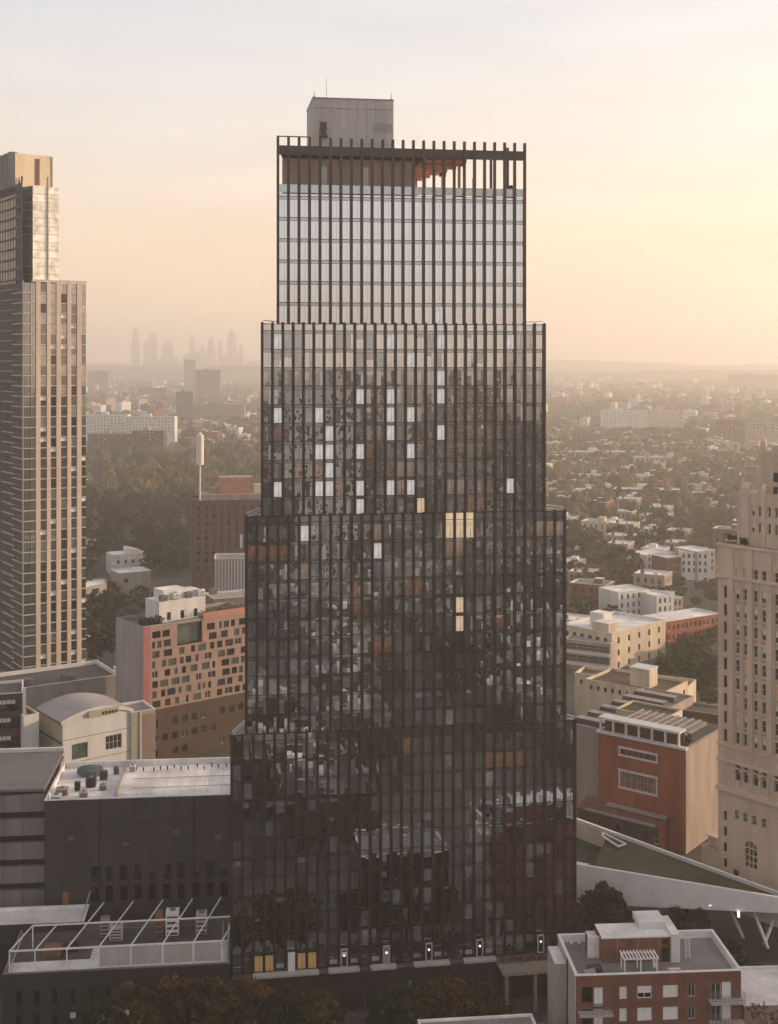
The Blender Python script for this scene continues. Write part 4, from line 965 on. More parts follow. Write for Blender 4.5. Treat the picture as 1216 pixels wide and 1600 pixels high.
# red brick hall behind the green canopy
RY, RAZ = 270.6, 128.0
RH = Z(1172, RY)
fpx = 935
RLn = -along(1072, RY, RAZ, fpx) if along(1072, RY, RAZ, fpx) < 0 else along(1072, RY, RAZ, fpx)
p_left = XY(1072, RY)-Vector((math.sin(R(RAZ)), math.cos(R(RAZ)), 0))*RLn
rb = thing('red_brick_hall', 'tall red brick hall with a white rooftop loggia and three storey lean-to front', 'building', loc=p_left, az=RAZ)
LY_, LPX = p_left.y, p_left.x/p_left.y*F+CX
ru = lambda px: along(LPX, LY_, RAZ, px)
zc_ = lambda py, px: CZ-(py-HY)*(LY_+ru(px)*math.cos(R(RAZ)))/F
w1 = (ru(969), ru(1026), zc_(1190, 1026), zc_(1178, 1000)+.4); w2 = (ru(969), ru(1026), zc_(1243, 1026)+.2, zc_(1211, 1000))
b = MB(); RD = 22.0
hs1 = [(w1[0]+(w1[1]-w1[0])*k/6+.15, w1[0]+(w1[1]-w1[0])*(k+1)/6-.15, w1[2], w1[3]) for k in range(6)]
hs2 = [(w2[0]+(w2[1]-w2[0])*k/5+.2, w2[0]+(w2[1]-w2[0])*(k+1)/5-.2, w2[2], w2[3]) for k in range(5)]
b.wall(0, RLn, 0, RH, hs1+hs2, g['red_brick'], I4, .35); b.wall(0, RD, 0, RH, [], g['brick_side'], face_right(RLn)); b.wall(0, RD, 0, RH, [], g['red_brick'], face_left(RD)); b.build('wall', rb)
windows(rb, I4, hs1, ['dark','plain'], .35); windows(rb, I4, hs2, 'grid', .35)
b = MB()
for w in (w1, w2):
    b.box(w[0]-.4,w[1]+.4,-.22,-.004,w[3]+.02,w[3]+.45,g['white_stucco']); b.box(w[0]-.4,w[1]+.4,-.22,-.004,w[2]-.4,w[2]-.02,g['white_stucco'])
    for x in (w[0]-.25, w[1]-.05): b.box(x,x+.3,-.2,-.005,w[2]-.018,w[3]+.018,g['white_stucco'])
b.build('window_surround', rb)
r = MB(); r.poly([(0,0,RH-.02),(RLn,0,RH-.02),(RLn,RD,RH-.02),(0,RD,RH-.02)], g['dark_roof'])
r.box(-.3,RLn+.3,-.6,.6,RH,RH+.5,g['white_stucco']); r.box(RLn-.5,RLn+.3,.6,RD,RH,RH+.35,g['brick_side']); r.box(-.3,.3,.6,RD,RH,RH+.35,g['brick_side'])
r.build('roof', rb)
b = MB(); b.box(.1, RLn*.93, -.2, 3.2, RH+3.1, RH+3.6, g['white_stucco'])
for k in range(7): b.box(.3+(RLn*.93-.8)*k/6, .75+(RLn*.93-.8)*k/6, .0, .4, RH+.503, RH+3.1, g['white_stucco'])
b.box(.3, RLn*.92, 2.6, 3.0, RH+.0, RH+3.1, g['wood_dark']); b.build('loggia', rb)
b = MB(); b.box(1, RLn-4, 6, RD-2, RH+.05, RH+.8, g['grey_roof'])
for k in range(9): b.box(1+(RLn-5)*k/9, 1.4+(RLn-5)*k/9, 6, RD-2, RH+.804, RH+1.1, g['concrete'])
b.build('skylight_ridge', rb)
o = thing('roof_garden', 'dark hedge along the right part of the red brick hall roof', 'shrubs', loc=rb.matrix_basis @ Vector((RLn*.45, 3.6, RH)), az=RAZ)
shrub_mesh(0, RLn*.5, 0, 2.2, 0, 2.0, 500, 'leaf_dark', 71, .2, .4).build('foliage', o); b = MB(); b.box(0,RLn*.5,-.1,2.3,0,.35,g['wood_dark']); b.build('planter_box', o)
# lean-to front of the hall
le = 4.2; lz = zc_(1256, 950); LH = lz
b = MB(); hs = grid(1.2, RLn*.93, 8, 1.0, [LH-4.4], 1.9)
x0, x1 = -3.0, RLn*.80
b.wall(x0, x1, 0, LH-.9, [h for h in hs if h[1] < x1], g['brown_brick'], T(0,-le,0), .3); b.wall(0, le, 0, LH-.9, [], g['red_brick'], T(x1,-le,0) @ RZ(90))
b.poly([(x0,-le,LH-.9),(x1,-le,LH-.9),(x1,0,LH+.7),(x0,0,LH+.7)], g['rust_brick']); b.poly([(x1,-le,LH-.9),(x1,0,LH-.9),(x1,0,LH+.7)], g['red_brick'])
b.build('lean_to', rb)
windows(rb, T(0,-le,0), [h for h in hs if h[1] < x1], ['plain','dark','sash'], .3)
b = MB(); b.box(x0+2, x1-1, -le-.3, -le+.3, LH-.88, LH-.5, g['concrete']); b.prism([(3,-2.2),(RLn*.82,-2.2),(RLn*.82,-.6),(3,-.6)], LH+.35, LH+.75, g['concrete']); b.build('cornice', rb)
rw = block('red_wing', 'lower red brick wing left of the tall red hall with a striped grey roof', 'building', 886, 294, 128, 13.5, 40, Z(1126, 296), 'brick_side', 'grey_roof', 'brick_side', par=.5)
b = MB(); hz_ = Z(1126,296)-.5
for k in range(6): b.box(.5, 11.5, 3+k*6, 5.6+k*6, hz_+.005, hz_+1.3, g['dark_roof'], top=g['concrete'])
b.build('roof_ridge', rw)
# small peach house block behind the hall
ph2 = block('peach_block', 'small peach-coloured gabled block just behind the red brick hall', 'building', 962, 300, 128, 13, 9, Z(1104, 302), 'cream_wall', 'green_roof', 'cream_wall', par=.3, sidem='white_stucco')
for k, (px, Yk, w, dd, py, m, lab) in enumerate(((1010, 322, 12, 5, 1102, 'white_stucco', 'narrow pale parapet range between the red hall and the buff block'), (1058, 312, 11, 8, 1108, 'wood_dark', 'brown boxy shed behind the red brick hall'), (1098, 318, 8, 8, 1112, 'brick_side', 'tan low house between the red hall and the limestone tower'))):
    block('low_house', lab, 'house', px, Yk, 120, w, dd, Z(py, Yk), m, 'dark_roof', 'concrete', front=grid(.6, w-.6, 4, 1.0, [Z(py,Yk)-2.6], 1.4), st='plain', par=.3)
# transit canopy with planted roof
def CP(px, py, Y): p = XY(px, Y); p.z = Z(py, Y); return p
cn_ = thing('green_roof_canopy', 'wedge shaped white canopy with a planted green roof right of the dark tower', 'canopy', loc=XY(905, 232))
ci = cn_.matrix_basis.inverted()
A, Bp, Cc, Dd = CP(886, 1350, 231), CP(1262, 1412, 219), CP(886, 1279, 256), CP(1262, 1417, 222)
A2, B2 = CP(886, 1411, 231), CP(1262, 1429, 219)
A, Bp, Cc, Dd, A2, B2 = [ci @ p for p in (A, Bp, Cc, Dd, A2, B2)]
m1 = A.lerp(Bp, .115); m2 = Cc.lerp(Dd, .19)
b = MB(); dn = Vector((0,0,-.1))
b.poly([m1, Bp, Dd, m2], g['green_roof']); b.build('planted_roof', cn_)
b = MB(); pit = Vector((0,0,-3.2)); b.poly([A+pit, m1+pit, m2+pit, Cc+pit], g['lawn']); b.poly([m1+pit, m1, m2, m2+pit], g['charcoal']); b.build('sunken_lawn', cn_)
b = MB()
bk_ = lambda p: p+Vector((.4, 1.2, 0))
def slab(p, q, pb, qb, n_, m): b.poly([pb, qb, q, p], m)
A2i, B2i = A2+Vector((1.0, 5, 0)), B2+Vector((0, 3, 0))
b.poly([A2, B2, Bp+Vector((0,0,.25)), A+Vector((0,0,.25))], g['white_metal']); b.poly([A+Vector((0,0,.25)), Bp+Vector((0,0,.25)), Bp+Vector((.1,.6,.25)), A+Vector((.1,.6,.25))], g['white_metal'])
b.poly([A2, A2i+Vector((0,12,.4)), B2i, B2], g['grey_panel']); b.build('fascia', cn_)
b = MB(); up = Vector((0,0,.65)); back_ = Vector((.25,.6,0)); 
b.poly([Cc+up, Dd+up, Dd, Cc], g['white_stucco']); b.poly([Cc+up, Cc+up+back_, Dd+up+back_, Dd+up], g['white_metal']); b.poly([Cc+back_+up, Cc+back_+Vector((0,0,-6)), Dd+back_+Vector((0,0,-6)), Dd+back_+up], g['white_stucco'])
c1 = Cc.lerp(Dd, .185); b.poly([Cc, c1, c1+pit, Cc+pit], g['cream_wall']); b.build('parapet', cn_)
b = MB()
fa = [ci @ p for p in (CP(942,1304,247), CP(978,1321,243), CP(966,1325,241), CP(942,1309,245))]
for i in range(4): b.bar(fa[i]+Vector((0,0,.3)), fa[(i+1)%4]+Vector((0,0,.3)), .2, g['white_metal'], 4)
b.poly([p+Vector((0,0,.1)) for p in fa], g['charcoal']); b.build('skylight_frame', cn_)
b = MB(); l0, l1 = A+Vector((.5,2.2,-.4)), A.lerp(Bp,.1)+Vector((0,1.9,-.3)); b.bar(l0, l1, .3, g['white_metal'], 4); b.build('edge_beam', cn_)
for (p, q) in (((1142,1422,226),(1162,1466,221)), ((1178,1424,223),(1200,1482,216)), ((1208,1440,222),(1194,1476,219))):
    b = MB(); b.bar(ci @ CP(*p), ci @ CP(*q), .28, g['pale_panel'], 6); b.build('strut', cn_)
b = MB(); b.bar(ci @ CP(1154,1424,222.0), ci @ CP(1154.5,1433,222.0), .22, g['lit_white'], 8); b.build('lamp', cn_)
b = MB(); b.bar(ci @ CP(1108,1415,222.0), ci @ CP(1112,1414.6,222.0), .1, g['lit_white'], 6); b.build('lamp', cn_)
sw = thing('curved_shelter', 'low curved grey shelter roof under the canopy at the right edge', 'shelter', loc=XY(1205, 231))
b = MB()
for k in range(6): b.box(-2+k*1.2, -.8+k*1.2, -1, 1, 5.2-.2*k*k*.3, 5.5-.2*k*k*.3, g['pale_panel'])
b.build('roof', sw); b = MB(); b.bar((-1,0,0),(-1,0,5.2),.15,g['grey_panel'],6); b.bar((3,0,0),(3,0,4.6),.15,g['grey_panel'],6); b.build('post', sw)
sp = block('entrance_kiosk', 'small limestone kiosk at the left foot of the limestone tower', 'kiosk', 1096, 262, 139, 6, 7, 5.2, 'limestone', 'limestone_trim', 'limestone_trim', par=.2)
b = MB(); b.box(1,5,1,5,5.3,7.4,g['limestone'],top=g['concrete']); b.box(.6,5.4,.6,5.4,7.404,7.7,g['limestone_trim']); b.build('upper_stage', sp)
# yellow-cream buildings, brick terrace and white houses further back
gridw = lambda L_, n, w, zs, h: grid(.8, L_-.8, n, w, zs, h)
Y1 = 352
h1 = Z(1062, Y1)
yl = block('yellow_lowrise', 'long low yellow-cream building with small windows behind the red hall', 'building', 898, Y1+22, 118, 34, 9, Z(1062, Y1+14), 'cream_wall', 'wood_dark', 'cream_wall', front=gridw(34, 13, .9, [Z(1062,Y1+14)-3.0], 1.2), st='plain', par=.7)
yl2 = block('buff_corner_block', 'buff block with a square roof box at the end of the yellow range', 'building', 1036, Y1-10, 128-90, 16, 24, Z(1083, Y1-10), 'cream_wall', 'wood_dark', 'cream_wall', front=gridw(16, 4, 1.2, [Z(1083,Y1-10)-3.4], 1.5), left=gridw(24, 10, .9, [Z(1083,Y1-10)-2.6], 1.3), st='plain', par=.6)
b = MB(); hh = Z(1083,Y1-10); b.box(4,9,6,12,hh-.6,hh+4.4,g['cream_wall'],top=g['concrete']); b.box(3.8,9.2,5.8,12.2,hh+4.404,hh+4.7,g['white_stucco']); b.build('roof_box', yl2)
Y2 = 430
cw = block('cream_apartments', 'cream apartment house with stepped white parapet and paired windows', 'building', 956, Y2, 46, along(956, Y2, 46, 1040), 22, Z(990, Y2), 'cream_wall', 'white_roof', 'white_stucco',
           front=grid(1, along(956,Y2,46,1040)-1, 5, 1.2, [Z(990,Y2)-4, Z(990,Y2)-8.2, Z(990,Y2)-12.4], 2.1), left=grid(1,21,6,1.6,[Z(990,Y2)-4, Z(990,Y2)-8],2.0), st='plain', par=.9)
b = MB(); hh = Z(990,Y2); b.box(1,7,2,9,hh-.9,hh+2.8,g['cream_wall'],top=g['white_roof']); b.box(9,14,10,16,hh-.9,hh+4,g['white_stucco'],top=g['white_roof']); b.build('penthouse', cw)
bt = block('balcony_block', 'tan block with long open balconies left of the cream apartments', 'building', 880, Y2+4, 118, 17, 14, Z(1002, Y2), 'brick_side', 'concrete', 'white_stucco', front=[(.6,16.4,Z(1002,Y2)-3.6-k*4,Z(1002,Y2)-1.2-k*4) for k in range(3)], st='grid', par=.6, d=1.2)
b = MB(); hh = Z(1002,Y2)
for k in range(3): b.box(.2,16.8,-.9,-.004,hh-4.4-k*4,hh-3.5-k*4,g['white_stucco'])
b.build('balcony', bt)
br = block('brick_terrace', 'red brick terrace with rows of windows left of the limestone tower', 'building', 1040, 470, 58, along(1040, 470, 58, 1126), 13, Z(972, 470), 'red_brick', 'white_roof', 'white_stucco', front=gridw(along(1040,470,58,1126), 12, 1.0, [Z(972,470)-3.4, Z(972,470)-7.0], 1.9), st=['plain','sash'], par=.5, leftm='rust_brick')
for k, (px, Yk, az, w, dd, py, m, lab) in enumerate(((966, 514, 62, 16, 13, 926, 'white_stucco', 'white bow-fronted house with tall windows, leftmost of the white row'), (1003, 519, 104, 13, 12, 930, 'pale_panel', 'pale grey house in the middle of the white row'), (1026, 511, 62, 9, 12, 932, 'white_stucco', 'narrow white house with dark windows in the white row'), (1044, 514, 62, 8, 11, 936, 'brick_side', 'tan house at the right end of the white row'),
        (1010, 608, 62, 18, 14, 868, 'white_stucco', 'white house with stepped roofs above the white row'), (1042, 600, 62, 9, 14, 872, 'rust_brick', 'dark red house beside the large pale block'), (1062, 606, 100, 14, 16, 862, 'white_stucco', 'large pale block with vertical window strips under the trees'), (1088, 604, 62, 12, 16, 862, 'concrete', 'grey block next to the limestone tower'))):
    zt = Z(py, Yk); fl_ = max(1, int(zt/3.6))
    block('town_house', lab, 'house', px, Yk, az, w, dd, zt, m, 'white_roof', 'white_stucco', front=grid(.6, w-.6, max(3, int(w/2.8)), 1.1, [zt-3.0-3.4*q for q in range(min(3, fl_))], 2.0), st=['plain','plain','dark'], par=.4)
# ---------------------------------------------------------------- middle distance, left
wb = Z(905, 600)
cl = block('white_villa', 'white flat-roofed house with a raised gable among the dark trees', 'house', 176, 618, 62, 17, 12, Z(868, 618)-0, 'white_stucco', 'white_roof', 'white_stucco', front=grid(1,16,4,1.4,[Z(868,618)-4.4],1.8), st='plain', par=.4)
b = MB(); hh = Z(868,618); b.prism([(8,2),(15,2),(15,9),(8,9)], hh-.3, [hh+3.2,hh+1.2,hh+1.2,hh+3.2], g['white_stucco'], top=g['white_roof']); b.build('gable', cl)
block('pale_villa', 'pale house with one square window below the white villa', 'house', 186, 560, 60, 15, 12, Z(896, 560), 'concrete', 'white_roof', 'white_stucco', front=[(2.5,4.3,Z(896,560)-4.5,Z(896,560)-2.6)], st='plain', par=.5)
block('brick_shed', 'small reddish brick shed beside the striped tower among trees', 'shed', 128, 556, 62, 12, 9, Z(912, 556), 'rust_brick', 'white_roof', 'concrete', par=.3)
block('lit_roof_shed', 'low building with a bright sunlit roof right of the striped tower', 'shed', 128, 470, 62, 16, 12, Z(1003, 470), 'brown_brick', 'white_roof', 'white_stucco', front=grid(.8,15,4,1.2,[3],2), par=.3)
TYB = 560
bt2 = block('brown_brick_tower', 'brown brick apartment slab behind the dark tower, with orange penthouse', 'building', 300, TYB, 80, 40, 22, Z(783, TYB), 'dusk_brick', 'dark_roof', 'brown_brick', front=grid(1.0, 39, 11, 1.3, [Z(783,TYB)-4.5-3.3*k for k in range(9)], 1.9), st='plain', par=.8)
b = MB(); hh = Z(783,TYB)
for k in range(12): b.box(.4+39*k/12, .8+39*k/12, -.25, -.004, 0, hh-.5, g['brown_brick'])
b.build('pilaster', bt2)
b = MB(); b.box(12.5, 27.5, 8, 18, hh-.8, hh+9.5, g['coral_panel'], top=g['brick_side']); b.box(8,12,9,15,hh-.8,hh+5,g['orange_panel']); b.box(28,31.5,8.5,14,hh-.8,hh+6,g['cream_wall']); b.box(4,34,4.5,20,hh-.6,hh+2.2,g['brick_side']); b.build('penthouse', bt2)
ms = thing('telecom_mast', 'white slim mast with a thick cylindrical head above the brown brick slab', 'mast', loc=Vector((XY(311, TYB).x, TYB+3.0, hh-.8)))
zt = Z(680, TYB)
b = MB(); b.bar((0,0,0),(0,0,Z(727,TYB)-hh+1),.45,g['pipe_white'],10); b.build('pole', ms)
b = MB(); b.bar((0,0,Z(727,TYB)-hh+.8),(0,0,zt-hh+.8),1.7,g['pipe_white'],14); b.build('head', ms)
b = MB(); b.bar((0,0,zt-hh+.803),(0,0,zt-hh+2.2),1.1,g['pipe_white'],10,.25); b.build('cap', ms)
gr = block('ribbed_grey_block', 'light grey block with vertical ribs beside the dark tower', 'building', 335, 482, 84, 17, 14, Z(874, 482), 'concrete', 'grey_roof', 'white_stucco', front=(), par=.5)
b = MB()
for k in range(14): b.box(.4+1.2*k,.8+1.2*k,-.2,-.004,12,Z(874,482)-.3,g['white_stucco'])
b.box(.1,16.9,-.25,-.005,0,12,g['charcoal']); b.build('rib', gr)
gl2 = block('terraced_annex', 'grey annex with a slatted lean-to roof behind the orange building', 'building', 334, 420, 66, 16, 12, Z(936, 420), 'dusk_concrete', 'concrete', 'white_stucco', par=.4)
# far slabs, each with its window openings in the mesh
def far_slab(label, px0, px1, py, Y0_, m, az=86, dd=18, rows=5, ww=1.6, step=4.0, roofm='grey_roof', trim='concrete', cat='apartment block', base=0):
    Y = Y0_
    Lw = along(px0, Y, az, px1); H = Z(py, Y)
    n = max(3, int(Lw/4.2)); zs = [H-3.6-step*k for k in range(rows) if H-3.6-step*k > 1]
    rr_ = grid(.8, Lw-.8, n, ww, zs, 2.0)
    o = block('far_apartments', label, cat, px0, Y, az, Lw, dd, H, m, roofm, trim, front=rr_[:100], st=['plain','dark','plainblind'], par=.6)
    c = MB(); c.box(Lw*.35, Lw*.5, dd*.3, dd*.7, H-.6, H+3.4, g[trim]); c.build('roof_house', o)
    return o
far_slab('hazy white apartment block with stepped bays beyond the park trees', 134, 200, 648, 1620, 'white_stucco', 90, rows=6, trim='white_stucco')
far_slab('lower hazy white wing ending in a bright white corner', 196, 273, 651, 1600, 'white_stucco', 92, rows=6, trim='white_stucco')
far_slab('brown block with darker side in front of the white apartments', 137, 205, 678, 1400, 'brown_brick', 88, rows=4)
far_slab('brown block with a stair tower right of its twin before the white apartments', 206, 256, 673, 1410, 'brown_brick', 92, rows=4)
far_slab('slim grey high-rise slab left of the white mast', 275, 302, 612, 2000, 'dusk_concrete', 86, rows=12, ww=1.3)
far_slab('wide grey-brown block with vertical strips right of the white mast', 303, 382, 632, 1950, 'concrete', 88, rows=9)
far_slab('hazy brown tower block with a roof turret below the skyline', 306, 344, 578, 3200, 'rust_brick', 88, rows=10)
far_slab('pale slab rising behind the hazy brown tower block', 288, 306, 562, 3700, 'concrete', 88, rows=8)
far_slab('low brown gabled block beside the dark tower in the haze', 384, 412, 660, 1800, 'rust_brick', 84, rows=5)
far_slab('low dim block on the hazy rise at far left', 137, 170, 580, 3800, 'dusk_concrete', 90, rows=4)
far_slab('faint reddish slab on the hazy slope left of the skyline', 215, 260, 606, 3200, 'rust_brick', 92, rows=4)
far_slab('cream hospital block with a window grid beyond the right rooftops', 942, 1010, 642, 1940, 'white_stucco', 88, rows=7, trim='white_stucco')
far_slab('sunlit cream end block right of the hospital grid', 1010, 1063, 641, 1960, 'cream_wall', 96, rows=7, trim='cream_wall')
far_slab('grey slab left of the cream hospital block', 922, 942, 636, 2050, 'dusk_concrete', 84, rows=6)
far_slab('brown hilltop block with two stair towers behind the hospital', 934, 990, 625, 2500, 'brown_brick', 88, rows=3)
far_slab('brown mass of flats at right beyond the trees', 1124, 1170, 656, 1560, 'rust_brick', 92, rows=8)
far_slab('brown flats with pale strips behind the limestone tower', 1168, 1235, 660, 1500, 'brick_side', 96, rows=8)
far_slab('faint broad slab on the far right skyline', 1140, 1216, 585, 4000, 'concrete', 90, rows=4)
far_slab('faint slim block with a bright top at far right', 1150, 1170, 622, 2900, 'dusk_concrete', 90, rows=6)
far_slab('long flat-roofed school with an orange sunlit end among right trees', 960, 1063, 764, 912, 'rust_brick', 101, dd=14, rows=2, roofm='white_roof', trim='white_stucco')
far_slab('hazy tan block left of the hospital near the dark tower', 868, 905, 668, 1750, 'concrete', 88, rows=4)
far_slab('hazy long tan roofed block below the hospital', 890, 980, 706, 1250, 'brick_side', 92, rows=3, roofm='white_roof', trim='white_stucco')
far_slab('pale blue-grey block below the hospital', 992, 1040, 714, 1150, 'pale_panel', 96, rows=2, roofm='white_roof')
far_slab('long low cream block among the trees in the right middle distance', 905, 960, 742, 1010, 'cream_wall', 98, dd=13, rows=2, roofm='white_roof', trim='white_stucco')
far_slab('long pale terrace with a bright roof below the school at right', 990, 1075, 796, 822, 'white_stucco', 103, dd=11, rows=1, roofm='white_roof', trim='white_stucco')
# distant skyline towers
rs = random.Random(31)
sk = [(205,217,512,'step','slim stepped skyline tower, leftmost in the haze'),(224,233,532,'flat','narrow lower skyline tower next to the leftmost one'),(230,245,521,'round','tapering broad skyline tower left of centre'),(253,270,533,'dome','short domed skyline tower next to the tapering one'),(246,276,556,'flat','low skyline block under the domed tower'),(296,303,523,'flat','very slim skyline tower alone in the middle'),(284,322,550,'flat','low broad skyline block in the middle of the haze'),(312,320,540,'flat','small skyline tower right of the very slim one'),(323,336,528,'step','medium stepped skyline tower right of the low broad block'),(340,348,534,'flat','narrow skyline tower left of the tallest right one'),(354,369,515,'step','stepped tallest skyline tower near the dark tower'),(346,380,552,'flat','low skyline block at the foot of the stepped tallest tower'),(374,379,538,'flat','short thin skyline tower, rightmost in the haze')]
for (a, c, py, kind, lab) in sk:
    Yk = 7900+rs.uniform(-300, 300); X0, X1 = XY(a, Yk).x, XY(c, Yk).x; H = Z(py, Yk)
    o = thing('skyline_tower', lab, 'skyscraper', loc=Vector(((X0+X1)/2, Yk, 0)), group='hazy skyline towers'); w = X1-X0; b = MB()
    if kind == 'flat': b.box(-w/2,w/2,0,w,0,H*.84,g['pale_panel']); b.box(-w*.38,w*.42,w*.1,w*.9,H*.84,H*.95,g['pale_panel']); b.box(-w*.15,w*.3,w*.2,w*.8,H*.95,H,g['pale_panel'])
    elif kind == 'step': b.box(-w/2,w/2,0,w,0,H*.72,g['pale_panel']); b.box(-w*.36,w*.4,w*.1,w*.9,H*.72,H*.86,g['pale_panel']); b.box(-w*.3,w*.36,w*.05,w*.95,H*.86,H*.96,g['pale_panel']); b.box(-w*.2,w*.1,w*.3,w*.7,H*.96,H,g['pale_panel'])
    else:
        b.box(-w/2,w/2,0,w,0,H*.8,g['pale_panel'])
        for k in range(6):
            tq = (1-.13*k); b.box(-w/2*tq,w/2*tq,w*.05,w*.95,H*.8+H*.2*math.sin(math.pi/2*k/6),H*.8+H*.2*math.sin(math.pi/2*(k+1)/6),g['pale_panel'])
    b.build('shaft', o)
    b = MB(); zt_ = H; b.box(-w*.06,w*.06,w*.4,w*.5,zt_,zt_+6,g['dusk_concrete']); b.build('rooftop_mast', o)

# ---------------------------------------------------------------- trees
def crown(seed, rx, rz_, zc, nclump, nleaf, s, m, gap=.0):
    q = random.Random(seed); b = MB(); fill = MB()
    cl_ = []
    for i in range(nclump):
        while True:
            p = Vector((q.uniform(-1,1), q.uniform(-1,1), q.uniform(-.75,1)))
            if .35 < p.length < 1: break
        cl_.append((Vector((p.x*rx, p.y*rx, zc+p.z*rz_)), q.uniform(.14,.34)*rx))
    per = max(1, nleaf//nclump)
    for c, r_ in cl_:
        for i in range(per):
            d = Vector((q.gauss(0,1), q.gauss(0,1), q.gauss(0,1)))
            d = d.normalized()*(r_*q.random()**.4); d.z *= .75; p = c+d
            rot = Matrix.Rotation(q.uniform(0,6.3),3,'Z') @ Matrix.Rotation(q.gauss(0,.8),3,'X') @ Matrix.Rotation(q.gauss(0,.6),3,'Y')
            ss = s*q.uniform(.6,1.4)
            b.poly([p+rot @ Vector((x*ss,y*ss,0)) for x, y in ((-1,-.45),(.1,-.8),(1,0),(.2,.75),(-.8,.5))], g[m])
    return b, cl_
def trunk_mb(h, r, cl_, q):
    b = MB(); b.bar((0,0,0),(0,0,h*.55),r,g['bark'],7,r*.75); b.bar((0,0,h*.55),(.1*h*.2,0,h*.85),r*.75,g['bark'],6,r*.3)
    for c, _ in cl_[:7]: b.bar((0,0,h*(.35+.3*q.random())), tuple(c), r*.35, g['bark'], 5, r*.1)
    return b
def make_tree(name, label, px, Y, h, rx, seed, m, nleaf=2600, s=.34, nclump=34, group=None, parts=True, loc=None):
    o = thing(name, label, 'tree', loc=loc if loc is not None else XY(px, Y), az=90, group=group); q = random.Random(seed)
    cb_, cl_ = crown(seed, rx, h*.36, h*.62, nclump, nleaf, s, m)
    trunk_mb(h, .022*h, cl_, q).build('trunk', o); cb_.build('crown', o); o.rotation_euler.z = q.uniform(0, 6.28)
    return o
street = [(152,186,11.4,4.2,'leaf_dark','dark street tree at the left of the bottom row, half hidden below the low building'),(210,189,12.6,4.4,'leaf_olive','olive street tree under the left half of the low building'),(268,190,13.0,4.2,'leaf_rust','rusty street tree under the middle of the low building'),(330,189,13.6,4.4,'leaf_olive','olive street tree below the right end of the white frame'),(392,190,13.4,4.4,'leaf_rust','rusty street tree at the left foot of the dark tower'),(448,189,12.6,4.0,'leaf_dark','dark green street tree below the first lit doorway'),(500,188,12.2,4.2,'leaf_olive','olive street tree at the right end of the left tree group'),
          (604,189,11.6,3.6,'leaf_dark','dark small street tree below the third doorway'),(648,190,13.0,4.2,'leaf_green','green street tree below the fourth doorway'),(700,190,13.4,4.4,'leaf_rust','rusty street tree left of the planted deck'),(748,189,13.0,4.4,'leaf_brown','brown street tree in front of the planted deck'),(782,187,11.0,3.4,'leaf_rust','thin rusty street tree below the planted deck')]
for i, (px, Y, h, rx, m, lab) in enumerate(street):
    make_tree('street_tree', lab, px, Y, h, rx, 100+i, m, 4600, .24, 46, 'street trees along the foot of the dark tower')
make_tree('plaza_tree', 'round dark tree in front of the white canopy fascia', 947, 221, 14.2, 5.0, 140, 'leaf_dark', 4200, .34, 46)
for i, (px, Y, h, rx, lab) in enumerate(((1000,216,10,4.2,'dark tree under the canopy beside the round dark tree'),(1048,219,9.5,4.0,'dark tree under the middle of the canopy'),(1090,214,9,4.2,'dark tree under the canopy right of the brick bulkhead'),(1135,212,8.4,3.8,'dark tree in front of the slanted struts'),(915,213,9.5,3.6,'dark tree between the dark tower and the brick building'),(1118,206,8.5,3.8,'dark tree just behind the brick roof terrace corner'),(1160,208,8,3.6,'dark tree behind the low white flat roof'),(1196,206,7.5,3.6,'dark tree at the right edge behind the white flat roof'),(1075,224,9,4,'dark tree deep under the canopy behind the bulkhead'),(1030,208,9,3.8,'dark tree behind the middle of the brick bulkhead'),(970,209,9.5,3.6,'dark tree behind the left end of the brick bulkhead'))):
    make_tree('plaza_tree', lab, px, Y, h, rx, 150+i, 'leaf_dark', 2400, .34, 30, 'dark trees under the white canopy')
make_tree('garden_tree', 'big dense dark green tree left of the limestone tower', 1072, 385, Z(1012, 385), 9.0, 170, 'leaf_deep', 5200, .55, 52)
make_tree('garden_tree', 'paler tree squeezed between the big tree and the limestone tower', 1106, 375, 13, 4, 171, 'leaf_olive', 1500, .4, 24)
for i, (px, Y, h, rx) in enumerate(((140,432,13,5.5),(158,438,14,6),(176,446,12,5),(150,500,15,6.5),(172,505,14,6))):
    make_tree('garden_tree', 'dark tree in the gap between the striped tower and the orange building', px, Y, h, rx, 180+i, 'leaf_dark', 1500, .5, 26, 'dark trees beside the striped tower')
# bare branches over the white roof
bt3 = thing('bare_tree', 'nearly leafless tree reaching over the white roof at lower right', 'tree', loc=XY(1202, 172))
b = MB(); q = random.Random(77); tips = []
b.bar((0,0,0),(0,0,15),.25,g['bark'],6,.14)
for k in range(16):
    z0 = q.uniform(13,16); a = q.uniform(0,6.28); l = q.uniform(1.5,3.6); e = Vector((math.cos(a)*l*.8, math.sin(a)*l*.5, z0+l*.9)); b.bar((0,0,min(z0,15)), tuple(e), .10, g['bark'], 5, .03)
    for j in range(3):
        t = e+Vector((q.uniform(-.8,.8), q.uniform(-.6,.6), q.uniform(.2,1.1))); b.bar(tuple(e), tuple(t), .04, g['bark'], 4, .012); tips.append(t)
b.build('trunk', bt3)
b = MB()
for t in tips:
    for j in range(7):
        p = t+Vector((q.gauss(0,.18), q.gauss(0,.18), q.gauss(0,.18))); s = q.uniform(.06,.16); rot = Matrix.Rotation(q.uniform(0,6),3,'Z') @ Matrix.Rotation(q.uniform(0,1.5),3,'X')
        b.poly([p+rot @ Vector((x*s,y*s,0)) for x, y in ((-1,-1),(1,-1),(1,1),(-1,1))], g['bark'])
b.build('crown', bt3)

